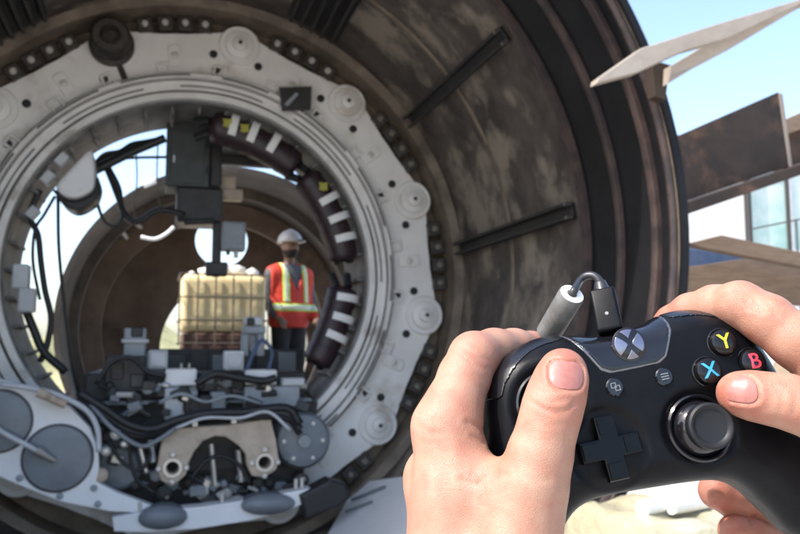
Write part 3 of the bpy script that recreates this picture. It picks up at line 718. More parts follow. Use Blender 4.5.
for i, (lab, o, r) in enumerate(hb):
    cable(lab, [(78, 392+o), (104, 408+o), (128, 424+o), (152, 429+o*.6), (178, 420+o*.4), (210, 413+o*.3), (245, 412+o*.5), (286, 408+o), (300, 424+o)], 5.6+.03*i, r*.92, M_hoseb if i == 1 else M_rubber, 'hose', 'hose', 'sagging hoses on the bed')
cable('black hose lying behind the white panel', [(196, 384), (215, 374), (235, 377), (262, 381), (276, 378)], 5.78, .028, None, 'hose', 'hose', 'sagging hoses on the bed')
cable('grey pipe curving over the top of the disc plate', [(0, 384), (30, 388), (60, 396), (86, 410), (97, 428), (99, 452)], 5.5, .018, M_lgrey, 'pipe', 'pipe', 'pipes on the disc plate')
# ---------------------------------------------------------------- clutter: small individual brackets and fittings
rr = random.Random(11)
KINDS = [('clamp', 'pipe clamp'), ('connector', 'connector'), ('bracket', 'bracket')]
for k in range(150):
    px = rr.uniform(96, 304); py = rr.uniform(384, 486)
    if 160 < px < 280 and 418 < py < 480: py = rr.uniform(386, 400) if rr.random() < .18 else rr.uniform(480, 500)
    Y = rr.uniform(5.84, 5.98); s = rr.uniform(.02, .055)
    c = at(px, py, Y); m = rr.choice([M_black, M_disc, M_grey, M_black, M_bolt, M_cab, M_block, M_metal, M_disc])
    if k % 3 == 0: VF = tube([c+Vector((-s, 0, -s*rr.uniform(-1, 1))), c+Vector((s, -.03, s*rr.uniform(-1, 1)))], s*.4, 8, 0)
    elif k % 3 == 1: VF = xf(disc([(0, -.1), (s, -.1), (s, .02), (s*.5, .03), (0, .03)], 10), Matrix.Translation(c) @ RX)
    else: VF = xf(bevbox(-s, s, -.06, .06, -s*.7, s*.7, .005), Matrix.Translation(c) @ Matrix.Rotation(rr.uniform(-.5, .5), 4, 'Y'))
    obj(['coupling', 'end_cap', 'clamp_block'][k % 3], VF, m, mb)
# ================================================================== DISC PLATES ON THE LOWER BULKHEAD
vp = thing('disc_plate', 'white plate with two slate grey round discs at lower left', 'plate', at(60, 500, 5.6))
obj('plate', pixplate([(-60, 372), (-20, 376), (10, 381), (40, 391), (70, 407), (90, 428), (98, 450), (99, 470), (96, 482), (118, 493), (158, 508), (150, 513), (110, 512), (60, 502), (20, 486), (-60, 452)], 5.6, .09, bevel=.008), M_vac, vp)
for cx, cy, r in ((58, 458, .205), (-1, 421, .19), (-50, 394, .17)):
    Mx = Matrix.Translation(at(cx, cy, 5.6)) @ RX
    d = obj('round_disc', disc([(0, 0), (r, 0), (r, .02), (r*.96, .03), (r*.5, .045), (0, .05)], 48), M_disc, vp, M=Mx, auto=35)
    obj('disc_rim', lathe([(r*1.0, 0.001), (r*1.05, .001), (r*1.05, .014), (r*1.0, .016)], 48), M_block, d, M=Mx, auto=35)
obj('rod', tube([at(-20, 416, 5.5), at(2, 432, 5.48), at(30, 447, 5.48), at(44, 455, 5.5)], .016, 10), M_lgrey, vp)
obj('rod_tip', tube([at(36, 450, 5.49), at(55, 461, 5.52)], lambda s: .034*(1-.5*s), 12, 0), M_metal, vp)
for px, py in ((94, 488), (98, 504), (60, 496), (20, 478)): obj('bolt', disc([(0, 0), (.022, 0), (.022, .014), (0, .018)], 10), M_grey, vp, M=Matrix.Translation(at(px, py, 5.6)) @ RX)
lg = thing('cup_ledge', 'curved white ledge with two grey cups along the bottom', 'ledge', at(215, 525, 5.6))
obj('ledge', pixplate([(112, 518), (150, 511), (200, 507), (255, 499), (318, 487), (322, 496), (290, 510), (250, 521), (200, 529), (150, 533), (114, 532)], 5.55, .14, bevel=.008), M_vac, lg)
for cx, cy, rx, ry in ((163, 517, 22, 11), (268, 504, 26, 10)):
    c = at(cx, cy, 5.54); Mx = Matrix.Translation(c) @ RX @ Matrix.Diagonal((rx/800*5.5, ry/800*5.5, 1, 1))
    obj('cup', disc([(0, -.1), (1, -.1), (1, .02), (.85, .045), (0, .055)], 40), M_disc, lg, M=Mx, auto=35)
for px, py in ((140, 512), (222, 503), (296, 489), (302, 488)): obj('stud', tube([at(px, py, 5.6), at(px, py-10, 5.6)], .014, 8, 0), M_bolt, lg)
tag(obj('rubber_block', pixplate([(300, 496), (330, 480), (346, 484), (352, 497), (340, 507), (306, 520)], 5.5, .2, bevel=.02), M_rubber), 'black rubber block at the right end of the cup ledge', 'block')
def curved(quad, r0, r1, n=14):
    V, F = [], []
    for rr_ in (r0, r1):
        for j in range(n+1):
            for i in range(n+1):
                u, v = i/n, j/n; a, b, c_, d_ = quad
                x = (a[0]*(1-u)+b[0]*u)*(1-v)+(d_[0]*(1-u)+c_[0]*u)*v; y = (a[1]*(1-u)+b[1]*u)*(1-v)+(d_[1]*(1-u)+c_[1]*u)*v
                an, yy = cyl(x, y, r0); V.append(rp(rr_, an, yy))
    m = (n+1)**2
    for j in range(n):
        for i in range(n):
            q = (j*(n+1)+i, j*(n+1)+i+1, (j+1)*(n+1)+i+1, (j+1)*(n+1)+i); F.append(q); F.append(tuple(k+m for k in q[::-1]))
    ed = [i for i in range(n+1)]+[(j+1)*(n+1)+n for j in range(n)]+[n*(n+1)+n-1-i for i in range(n)]+[(n-1-j)*(n+1) for j in range(n-1)]
    for p, q in zip(ed, ed[1:]+ed[:1]): F.append((p, p+m, q+m, q))
    return V, F
tag(obj('ramp_plate', curved([(357, 483), (480, 466), (480, 600), (290, 600)], 2.05, 2.09), M_vac, auto=40), 'pale blue grey plate at the bottom left of the left hand', 'plate')
for k, (p, q) in enumerate((((352, 500), (385, 487)), ((346, 512), (372, 502)))):
    tag(obj('hinge_bar', tube([rp(2.04, *cyl(p[0], p[1], 2.04)), rp(2.04, *cyl(q[0], q[1], 2.04))], .012, 8, 0), M_disc), ['longer grey bar lying on the pale plate', 'shorter grey bar lying on the pale plate'][k], 'bar', 'bars on the pale plate')
# ================================================================== BEYOND: REAR CAN, TOTE, PLATFORM
RC = 1.9; cc = at(228, 325, 9.6); RX0, RZ0 = cc.x, cc.z
rc = thing('rear_shield_can', 'second brown steel can standing behind the opening', 'steel can', (RX0, 11, 0))
def clat(prof, m, name, parent, n=96, a0=0, a1=2*PI): return obj(name, xf(lathe([(r, -y) for r, y in prof], n, a0, a1), Matrix.Translation((RX0, 0, RZ0)) @ RX), m, parent, auto=40)
clat([(RC-.06, 9.62), (RC, 9.6), (RC, 12.7), (RC-.06, 12.7)], M_can, 'shell', rc)
clat([(RC-.17, 10.6), (RC-.062, 10.6), (RC-.062, 10.72), (RC-.17, 10.72)], M_can, 'inner_rib', rc)
clat([(RC-.36, 11.7), (RC-.062, 11.7), (RC-.062, 11.82), (RC-.36, 11.82)], M_canrust, 'inner_rib', rc)
h1 = at(222, 241, 12.5); h2 = at(236, 350, 12.5)
V, F = plate(circ(RX0, RZ0, RC-.065, 96), [circ(h1.x, h1.z, .40, 40), circ(h2.x, h2.z, 1.12, 64)], .1, .006)
obj('rear_wall', ([Vector((v.x, 12.6-v.z, v.y)) for v in V], F), M_canrust, rc)
rg = None
for x0, y0, x1, y1 in ((96, 281, 113, 288), (94, 293, 109, 302), (135, 223, 146, 231), (122, 232, 131, 244)):
    aa, yy = cyl(x0, y0, RC-.12, RX0, RZ0); ab, yb = cyl(x1, y1, RC-.12, RX0, RZ0)
    def q_(a, y): return Vector((RX0+(RC-.12)*math.cos(a), y, RZ0+(RC-.12)*math.sin(a)))
    obj('rung', tube([q_(aa, yy), q_(ab, yb)], .03, 10, 0), M_strap, rc)
tag(obj('pipe', tube([at(141, 237, 9.4), at(155, 239, 9.4), at(166, 234, 9.4), at(174, 227, 9.4)], .022, 10), M_strap, smooth=True), 'short bent white pipe at the mouth of the rear can', 'pipe')
tag(obj('cover_sheet', (lambda: join(xf(bevbox(-.09, .09, -.2, .2, -.04, .04, .03, 2), Matrix.Translation(at(150, 186, 9.8)) @ Matrix.Rotation(-.5, 4, 'Y'))))(), M_film), 'white sheet scrap on top edge of the rear can', 'sheet')
# platform inside, tote, worker
pf = thing('work_platform', 'dark steel platform behind the machine bed', 'platform', (at(280, 400, 7.8).x, 8, 0))
zpl = .97
obj('deck_plate', bevbox(-.75, 2.0, 7.25, 9.0, zpl-.06, zpl, .01), M_black, pf)
for x in (-.65, 1.9):
    for y in (7.35, 8.9): obj('leg', bevbox(x-.05, x+.05, y-.05, y+.05, .012, zpl-.062, .006), M_black, pf)
ib = thing('bulk_tote', 'cream liquid tote in a wire cage on a red brown base', 'tote', (at(223, 350, 7.8).x, 7.8, .97))
ta, tb = at(180, 332, 7.45), at(267, 276, 7.45); D0, D1 = 7.45, 8.2
bz = bevbox(ta.x, tb.x, D0, D1, ta.z, tb.z, .07, 3)
obj('bag', bz, M_tote, ib, auto=60)
obj('base', bevbox(ta.x+.02, tb.x-.02, D0, D1, zpl+.12, ta.z-.01, .01), M_pallet, ib)
for i in range(3):
    x = ta.x+.03+(tb.x-ta.x-.16)*i/2; obj('skid', bevbox(x, x+.1, D0, D1, zpl+.002, zpl+.118, .006), M_wood2, ib)
for i in range(6):
    x = ta.x-.012+(tb.x-ta.x+.024)*i/5
    obj('cage_bar', tube([Vector((x, D0-.02, ta.z-.12)), Vector((x, D0-.02, tb.z+.01))], .007, 6, 0), M_cage, ib)
for i in range(4):
    z = ta.z-.1+(tb.z-ta.z+.1)*i/3
    obj('cage_hoop', tube([Vector((ta.x-.015, D1, z)), Vector((ta.x-.015, D0-.035, z)), Vector((tb.x+.015, D0-.035, z)), Vector((tb.x+.015, D1, z))], .007, 6, 0), M_cage, ib)
for i, (px, py, s) in enumerate(((206, 273, .1), (221, 270, .13), (238, 271, .12), (252, 274, .09), (192, 276, .07))):
    tag(obj('film_bundle', lump(at(px, py, 7.65), s*.85, 50+i), M_film, smooth=True), ['crumpled white film on the tote, second from left', 'largest crumpled white film in the middle of the tote', 'crumpled white film on the tote below the grey box', 'small crumpled white film at the right of the tote', 'smallest white film scrap at the left of the tote'][i], 'film', 'film scraps on the tote')
og = thing('overhead_sunshade', 'dark steel gantry deck added to shade the worker, unseen behind the ring top', 'sunshade', (at(289, 300, 8.0).x, 8, 4.0))  # unseen deck added to keep the sun off the worker
gx = at(289, 300, 8.0).x
obj('sunshade_deck', bevbox(gx-.98, gx+.75, 7.1, 8.9, 3.75, 3.81, .01), M_black, og)
for y in (7.12, 8.84): obj('sunshade_beam', bevbox(gx-.98, gx+2.1, y-.05, y+.05, 3.64, 3.748, .01), M_black, og)
for y in (7.12, 8.84): obj('sunshade_post', bevbox(gx+2.0, gx+2.1, y-.05, y+.05, .012, 3.638, .01), M_black, og)
# ---------------------------------------------------------------- worker
wk_o = at(289, 300, 8.1); WX, WY = wk_o.x, 8.1
WZ = at(284, 227, 8.1).z-1.87
Mw = Matrix.Translation((WX, WY, zpl)) @ Matrix.Rotation(math.radians(24), 4, 'Z')
Mw[2][3] = WZ
M_skin2 = mat('worker_skin', (.16, .085, .055), .5)
M_shirt = mat('grey_shirt', (.09, .095, .11), .8, c2=(.07, .072, .08), scale=14, bump=.012, bscale=20)
M_trous = mat('charcoal_trousers', (.018, .019, .022), .85, c2=(.028, .028, .03), scale=12)
M_vest = mat('orange_vest', (.66, .05, .025), .7, c2=(.5, .035, .02), scale=9, bump=.012, bscale=22)
M_refl = mat('reflective_tape', (.62, .66, .55), .35)
M_lime = mat('lime_tape', (.55, .75, .12), .5)
M_hat = mat('white_helmet', (.42, .42, .43), .4, c2=(.34, .33, .32), scale=30)
M_hair = mat('dark_beard', (.012, .010, .009), .8)
def grid(lo, hi, st):
    xs, ys, zs = [np.arange(lo[i], hi[i]+st, st, dtype=np.float32) for i in range(3)]
    return xs, ys, zs, np.meshgrid(xs, ys, zs, indexing='ij')
# figure in its own frame: x to its left (image right), y forward is -y, z up
wx, wy, wz, WP = grid((-.42, -.3, -.02), (.42, .3, 1.86), .013)
def chain(P, pts, k=.03):
    d = None
    for a, b in zip(pts, pts[1:]):
        c = cone(P, a[:3], b[:3], a[3], b[3]); d = c if d is None else smin(d, c, k)
    return d
torso = smin(ell(WP, (0, 0, 1.20), (.20, .13, .27)), ell(WP, (0, 0, 1.0), (.175, .12, .16)), .08)
torso = smin(torso, chain(WP, [(-.16, 0, 1.38, .065), (.16, 0, 1.38, .065)]), .08)
arms = [chain(WP, [(s*.21, 0, 1.37, .062), (s*.27, .02, 1.12, .048), (s*.23, -.13, .95, .034)]) for s in (-1, 1)]
hands = [chain(WP, [(s*.23, -.13, .95, .03), (s*.21, -.2, .9, .034), (s*.2, -.235, .86, .018)], .015) for s in (-1, 1)]
for s in (-1, 1):
    for f in range(4): hands.append(chain(WP, [(s*(.185+.017*f), -.215, .885, .012), (s*(.18+.017*f), -.235, .83-.004*(f % 3), .009)], .004))
    hands.append(chain(WP, [(s*.18, -.19, .91, .013), (s*.15, -.22, .88, .01)], .004))
legs = [chain(WP, [(s*.09, 0, .95, .098), (s*.1, -.01, .52, .066), (s*.11, .02, .1, .05)]) for s in (-1, 1)]
feet = [chain(WP, [(s*.11, .02, .06, .05), (s*.125, -.16, .045, .042)]) for s in (-1, 1)]
head = smin(ell(WP, (0, -.01, 1.665), (.078, .098, .115)), chain(WP, [(0, .01, 1.45, .055), (0, 0, 1.6, .052)]), .03)
head = smin(head, cone(WP, (0, -.1, 1.675), (0, -.122, 1.64), .012, .018), .012)
for s in (-1, 1): head = smin(head, ell(WP, (s*.08, .005, 1.66), (.012, .025, .034)), .006)
body = torso
for d in arms+legs+feet: body = smin(body, d, .045)
for d in hands: body = smin(body, d, .012)
body = smin(body, head, .03)
wk = thing('person', 'worker in orange vest and white helmet standing inside the machine', 'person', (WX, WY, WZ))
def sdfpart(name, Fd, m, parent, M, xs=wx, ys=wy, zs=wz, sm=2):
    V, Q = surfnets(Fd, xs, ys, zs); V = smooth_mesh(V, Q, sm); me = npmesh(name, V, Q)
    me.materials.append(m); o = bpy.data.objects.new(name, me); return link(o, parent, M)
sdfpart('body', body, M_skin2, wk, Mw)
arm_u = np.minimum.reduce(arms)
sdfpart('shirt', np.maximum(smin(torso, arm_u, .045), .93-WP[2])-.008, M_shirt, wk, Mw)
legd = smin(legs[0], legs[1], .03)
sdfpart('trousers', np.maximum(np.maximum(smin(legd, torso, .03)-.012, WP[2]-1.02), .1-WP[2]), M_trous, wk, Mw)
vs = smin(smin(torso, ell(WP, (0, 0, .95), (.185, .135, .26)), .05), np.maximum(arm_u, np.abs(WP[0])-.225), .03)-.022
vneck = np.where(WP[1] < 0, .055-np.abs(WP[0])-.0*WP[2]+.45*(1.36-WP[2])*-1, -1)          # open v at the front
vopen = np.where(WP[1] < 0, (WP[2]-1.2)*.42-np.abs(WP[0]), -1)
vest = np.maximum(np.maximum(vs, .84-WP[2]), np.maximum(vopen, (WP[2]-1.50)))
ves = sdfpart('vest', vest, M_vest, wk, Mw)
def band(Fd, sel, name, m): sdfpart(name, np.maximum(Fd, sel), m, ves, Mw)
band(vs-.006, np.maximum(np.abs(WP[2]-1.04)-.042, -.8), 'waist_tape_edge', M_lime)
band(vs-.009, np.abs(WP[2]-1.04)-.026, 'waist_tape', M_refl)
for s in (-1, 1):
    sel = np.maximum(np.maximum(np.abs(WP[0]-s*.115)-.034, 1.085-WP[2]), WP[2]-1.49)
    band(np.maximum(vs-.006, vopen), sel, 'shoulder_tape_edge', M_lime)
    band(np.maximum(vs-.009, vopen), np.maximum(np.maximum(np.abs(WP[0]-s*.115)-.02, 1.088-WP[2]), WP[2]-1.488), 'shoulder_tape', M_refl)
sdfpart('beard', np.maximum(np.maximum(head-.009, WP[2]-1.63), np.maximum(WP[1]+.0, 1.55-WP[2])), M_hair, wk, Mw)
hx, hy, hz, HP = grid((-.16, -.2, 1.66), (.16, .18, 1.87), .007)
hat = np.maximum(ell(HP, (0, 0, 1.715), (.118, .143, .128)), 1.715-HP[2])
brim = np.maximum(ell(HP, (0, -.03, 1.715), (.125, .18, .03)), np.abs(HP[2]-1.715)-.008)
rid = np.maximum(ell(HP, (0, 0, 1.715), (.03, .15, .138)), 1.72-HP[2])
sdfpart('helmet', smin(smin(hat, rid, .01), brim, .012), M_hat, wk, Mw, hx, hy, hz, 1)
for s in (-1, 1): obj('eye', lump((0, 0, 0), .011, 5), M_rubber, wk, smooth=True, M=Mw @ Matrix.Translation((s*.033, -.098, 1.672)))
# ================================================================== GAME CONTROLLER (local millimetres, origin at the guide button, z to the viewer)
def rot3(rx, ry, rz): return Matrix.Rotation(rz, 4, 'Z') @ Matrix.Rotation(ry, 4, 'Y') @ Matrix.Rotation(rx, 4, 'X')
MM = Matrix.Scale(.001, 4)
KL = Matrix.Translation((98.118, -33.836, -345.53)) @ rot3(-.262, .129, .180)   # controller -> camera millimetres
KM = CM @ MM @ KL
M_shell = mat('matte_black_plastic', (.0026, .0029, .0042), .38, spec=.15, c2=(.0045, .0047, .006), scale=60, bump=.00003, bscale=2500)
M_gloss = mat('gloss_black_plastic', (.006, .006, .008), .14, coat=.2)
M_bump = mat('bumper_black_plastic', (.006, .0065, .009), .3)
M_stick = mat('stick_rubber', (.011, .0115, .014), .5, spec=.3)
M_edge_hl = mat('edge_highlight', (.16, .16, .17), .3, metal=.7)
M_btn = mat('button_black', (.006, .006, .007), .12, spec=.4)
M_dpad = mat('dpad_black', (.0025, .0025, .0032), .13, spec=.2)
M_mark = mat('button_marks', (.17, .175, .18), .5)
M_guide = mat('guide_silver', (.24, .24, .30), .22, metal=.85)
M_y = mat('letter_yellow', (.55, .46, .02), .35); M_x = mat('letter_blue', (.035, .30, .52), .35); M_b = mat('letter_red', (.55, .04, .07), .35); M_a = mat('letter_green', (.1, .5, .1), .35)
gc = thing('game_controller', 'black game controller held in both hands in the foreground', 'game controller', KM @ Vector((0, -60, -20)))
half = [(0, 8), (12, 8.2), (19, 10.5), (27, 12.2), (37, 12), (47, 8.6), (55, 3), (61.5, -6), (66, -18), (70, -35), (73.5, -54), (75.5, -72), (75, -86), (70, -95), (63, -96.5), (56.5, -91), (51, -83.5), (45, -76), (39, -69.5), (33, -65), (26, -62.6), (14, -61), (0, -60)]
lefth = half[:14]+[(64, -97), (58, -92), (53, -84), (48, -75), (43, -67), (37.5, -62), (31, -59.6), (24, -59), (13, -59.3)]
outl = dense(half+[(-x, y) for x, y in lefth[:0:-1]], 4)
xs = np.arange(-82, 82.1, 1.0, dtype=np.float32); ys = np.arange(-102, 18.1, 1.0, dtype=np.float32); zs = np.arange(-52, 8.1, 1.0, dtype=np.float32)
GX, GY = np.meshgrid(xs, ys, indexing='ij'); D2 = polysd(GX, GY, outl).astype(np.float32)
def sstep(t): t = np.clip(t, 0, 1); return t*t*(3-2*t)
grip = sstep((-GY-48)/50)*sstep((np.abs(GX)-24)/26)
front = 1.2-((GX/75)**2)*4.5-np.clip((GY-1)/11, 0, 1)**1.5*7-grip*11+1.2*np.exp(-((np.abs(GX)-41)**2+(GY+18)**2)/500)*2.2
back = -29-grip*12+((GX/75)**2)*2+np.clip((GY-2)/10, 0, 1)*5
for sx_, sy_ in ((20.5, -40.2),):                    # shallow bowl round the right stick
    r_ = np.hypot(GX-sx_, GY-sy_); front = front-1.8*(1-sstep((r_-13)/5))
r_ = np.hypot(GX+40.6, GY+18); front = front-1.8*(1-sstep((r_-13)/5))
r_ = np.hypot(GX+20.5, GY+40.2); front = front-1.2*(1-sstep((r_-15.5)/3))
def bodysdf(D2, front, back, zs, r=11.):
    mid = (front+back)/2; hh = (front-back)/2
    dz = np.abs(zs[None, None, :]-mid[:, :, None])-hh[:, :, None]; a = np.maximum(D2[:, :, None]+r, 0); b = np.maximum(dz+r, 0)
    return np.minimum(np.maximum(D2[:, :, None], dz), 0)*0+np.sqrt(a*a+b*b)-r+np.minimum(np.maximum(D2[:, :, None]+r, dz+r), 0)
BD = bodysdf(D2, front, back, zs)
def kpart(name, Fd, m, parent=gc, X=xs, Y=ys, Z=zs, sm=2):
    V, Q = surfnets(Fd, X, Y, Z); V = smooth_mesh(V, Q, sm); me = npmesh(name, V, Q); me.materials.append(m)
    o = bpy.data.objects.new(name, me); return link(o, parent, KM)
kpart('shell', BD, M_shell)
# finer sampled patches that lie over the shell: glossy guide panel and the two bumpers
def patch(name, poly, off, m, x0, x1, y0, y1, z0, z1, st=.6, extra=None):
    X = np.arange(x0, x1, st, dtype=np.float32); Y = np.arange(y0, y1, st, dtype=np.float32); Z = np.arange(z0, z1, st, dtype=np.float32)
    gx, gy = np.meshgrid(X, Y, indexing='ij')
    # interpolate the shell field on the finer grid
    fx, fy, fz = (X-xs[0]), (Y-ys[0]), (Z-zs[0])
    ix, iy, iz = [np.clip(np.floor(f).astype(int), 0, n-2) for f, n in ((fx, len(xs)), (fy, len(ys)), (fz, len(zs)))]
    tx, ty, tz = (fx-ix)[:, None, None], (fy-iy)[None, :, None], (fz-iz)[None, None, :]
    def g(a, b, c): return BD[np.ix_(ix+a, iy+b, iz+c)]
    B = (g(0,0,0)*(1-tx)*(1-ty)*(1-tz)+g(1,0,0)*tx*(1-ty)*(1-tz)+g(0,1,0)*(1-tx)*ty*(1-tz)+g(0,0,1)*(1-tx)*(1-ty)*tz+g(1,1,0)*tx*ty*(1-tz)+g(1,0,1)*tx*(1-ty)*tz+g(0,1,1)*(1-tx)*ty*tz+g(1,1,1)*tx*ty*tz)
    P = polysd(gx, gy, poly)[:, :, None]
    Fd = np.maximum(B-off, P)
    if extra is not None: Fd = np.maximum(Fd, extra(gx, gy, Z))
    return kpart(name, Fd, m, gc, X, Y, Z, 6)
panel = [(-10.5, -9.6), (10.5, -9.6), (14.5, -7.5), (20.5, 3.5), (24.5, 14), (-24.5, 14), (-20.5, 3.5), (-14.5, -7.5)]
zc = lambda gx, gy, Z: (-20-Z)[None, None, :]+0*gx[:, :, None]
patch('guide_panel', panel, .55, M_gloss, -27, 27, -12, 16, -24, 6, .6, zc)
rim = [(-11.3, -10.5), (11.3, -10.5), (15.3, -8.3), (21.3, 3.0), (25.2, 14), (-25.2, 14), (-21.3, 3.0), (-15.3, -8.3)]
patch('panel_highlight', rim, .25, M_edge_hl, -28, 28, -13, 16, -24, 6, .5, zc)  # highlight along the panel edge, painted as a pale metal line
for s in (-1, 1):
    pl = [(s*26, 16), (s*25.6, 9.2), (s*33, 8.2), (s*41, 6.2), (s*49, 1.6), (s*56, -5.5), (s*60, -11), (s*70, -4), (s*60, 14), (s*40, 18)]
    patch('bumper', dense(pl, 3), .6, M_bump, min(s*24, s*72), max(s*24, s*72), -14, 19, -24, 6, .4, zc)
    # trigger behind the shoulder
    o = obj('trigger', disc([(0, 0), (10, 0), (12, 5), (12, 14), (9, 20), (0, 22)], 28), M_shell, gc, M=KM @ Matrix.Translation((s*45, -6, -30)) @ Matrix.Rotation(PI, 4, 'X') @ Matrix.Diagonal((1.1, 1.2, .8, 1)), auto=40)
def surf(x, y):
    i, j = int(round(x-xs[0])), int(round(y-ys[0])); return float(front[i, j])
def kd(name, VF, m, x, y, dz=0, parent=gc, rz=0, tilt=None, auto=35):
    Mx = KM @ Matrix.Translation((x, y, surf(x, y)+dz)) @ Matrix.Rotation(rz, 4, 'Z')
    if tilt: Mx = Mx @ tilt
    return obj(name, VF, m, parent, M=Mx, auto=auto)
# guide button with its emblem
Mg = KM @ Matrix.Translation((0, -.2, surf(0, 0)+.35))
kg = kd('guide_button', disc([(0, -.5), (7.4, -.5), (7.4, .7), (6.9, 1.0), (5, 1.5), (2.5, 1.75), (0, 1.85)], 48), M_gloss, 0, 0, .2)
sphere_cut = []
def emblem():
    # pale round badge crossed by two dark curved strokes: four pale pieces
    n = 40; R = 6.5; L = []
    def stroke(t, s):        # centre line of one stroke, from the upper side to the lower opposite one
        y = R*.98*(1-2*t); x = s*R*(.86*(1-2*t)*(.35+.65*abs(1-2*t)**.7)); return x, y
    up = []; 
    g = np.arange(-7.4, 7.41, .2, dtype=np.float32); X, Y = np.meshgrid(g, g, indexing='ij')
    d = np.hypot(X, Y)-R
    for s in (-1, 1):
        pts = [stroke(i/24, s) for i in range(25)]; e = np.full(X.shape, 1e9)
        for a, b in zip(pts, pts[1:]): e = np.minimum(e, seg2(X, Y, a, b))
        wv = .95+.6*np.clip(np.abs(Y)/R, 0, 1)
        d = np.maximum(d, wv-e)
    Z = np.arange(-.2, 1.0, .2, dtype=np.float32)
    return surfnets(np.maximum(d[:, :, None]*1.0, np.abs(Z-.4)[None, None, :]-.25+0*d[:, :, None]), g, g, Z)
V, Q = emblem(); V = smooth_mesh(V, Q, 2); V[:, 2] += 1.35-((V[:, 0]**2+V[:, 1]**2)/51)*1.1+.1
me = npmesh('emblem', V, Q); me.materials.append(M_guide); o = bpy.data.objects.new('emblem', me); link(o, kg, KM @ Matrix.Translation((0, 0, surf(0, 0)+.3)))
o['label'] = 'pale round badge crossed by a dark curved x'
# view and menu buttons with their marks
bt_prof = [(0, -1), (3.9, -1), (3.9, .5), (3.4, 1.0), (0, 1.15)]
for s, nm in ((-1, 'view_button'), (1, 'menu_button')):
    x, y = s*11.19, -16.35; b = kd(nm, disc(bt_prof, 28), M_gloss, x, y, .1)
    if s < 0:
        def sq(cx, cy, a, t): return join(bevbox(cx-a, cx+a, cy+a-t, cy+a, 0, .25, 0), bevbox(cx-a, cx+a, cy-a, cy-a+t, 0, .25, 0), bevbox(cx-a, cx-a+t, cy-a+t, cy+a-t, 0, .25, 0), bevbox(cx+a-t, cx+a, cy-a+t, cy+a-t, 0, .25, 0))
        kd('icon', join(sq(-.7, .6, 1.15, .32), sq(.8, -.7, 1.15, .32)), M_mark, x, y, 1.2, b, auto=None)
    else: kd('icon', join(*[bevbox(-1.7, 1.7, q-.2, q+.2, 0, .25, 0) for q in (-1.1, 0, 1.1)]), M_mark, x, y, 1.2, b, auto=None)
# face buttons
fa, fv, fr = 40.62, -18.02, 10.62
for ch, dx, dy, m in (('Y', 0, fr, M_y), ('X', -fr, 0, M_x), ('B', fr, 0, M_b), ('A', 0, -fr, M_a)):
    b = kd('face_button', disc([(0, -2), (6.7, -2), (6.7, .3), (6.2, .55), (5.75, .3), (5.7, 1.6), (5.3, 2.6), (4.3, 3.2), (2, 3.45), (0, 3.5)], 36), M_btn, fa+dx, fv+dy, .1)
    b['label'] = 'round face button lettered ' + ch
    V, F = textmesh(ch, 9.2); V = [Vector((v.x, v.y, v.z-(v.x**2+v.y**2)*.028)) for v in V]
    kd('letter', (V, F), m, fa+dx, fv+dy, 3.72, b, auto=None)
# d-pad
def cross(a, w_): return [(-w_, a), (w_, a), (w_, w_), (a, w_), (a, -w_), (w_, -w_), (w_, -a), (-w_, -a), (-w_, -w_), (-a, -w_), (-a, w_), (-w_, w_)]
V, F = plate(cross(13.2, 4.3), [], 4, .7); dp = kd('d_pad', (V, F), M_dpad, -20.5, -40.2, .6, auto=None)
for q in range(4):
    Mq = KM @ Matrix.Translation((-20.5, -40.2, surf(-20, -40)+4.62)) @ Matrix.Rotation(q*PI/2, 4, 'Z')
    obj('arm_cap', plate([(-3.2, 6.0), (3.2, 6.0), (3.4, 12.3), (-3.4, 12.3)], [], .5, .2), M_dpad, dp, M=Mq)
# sticks
st_base = [(0, -3), (14.2, -3), (14.2, .6), (13.4, 1.3), (12.6, 1.0), (12.0, -1.0), (11.0, 1.5), (9.0, 4.2), (6.4, 5.6), (0, 6)]
st_neck = [(0, 4), (5.2, 4), (4.9, 9), (0, 9)]
st_cap = [(0, 8.2), (8.4, 8.2), (9.5, 9.2), (9.7, 11.2), (9.4, 12.6), (8.5, 13.2), (7.4, 12.9), (6.6, 12.0), (3, 11.5), (0, 11.4)]
for x, y, tl in ((20.5, -40.2, Matrix.Rotation(-.06, 4, 'Y')), (-40.6, -18, None)):
    b = kd('thumbstick', disc(st_base, 48), M_gloss, x, y, 1.2)
    kd('neck', disc(st_neck, 24), M_stick, x, y, 1.2, b, tilt=tl); kd('cap', disc(st_cap, 48), M_stick, x, y, 1.2, b, tilt=tl)
    kn = [(9.75+.22*(i % 2))*1.0 for i in range(72)]
    V = []; F = []
    for i in range(72):
        a = 2*PI*i/72
        for h in (9.6, 11.0): V.append(Vector((kn[i]*math.cos(a), kn[i]*math.sin(a), h)))
    for i in range(72): j = (i+1) % 72; F.append((2*i, 2*j, 2*j+1, 2*i+1))
    kd('knurled_band', (V, F), M_stick, x, y, 1.2, b, tilt=tl)
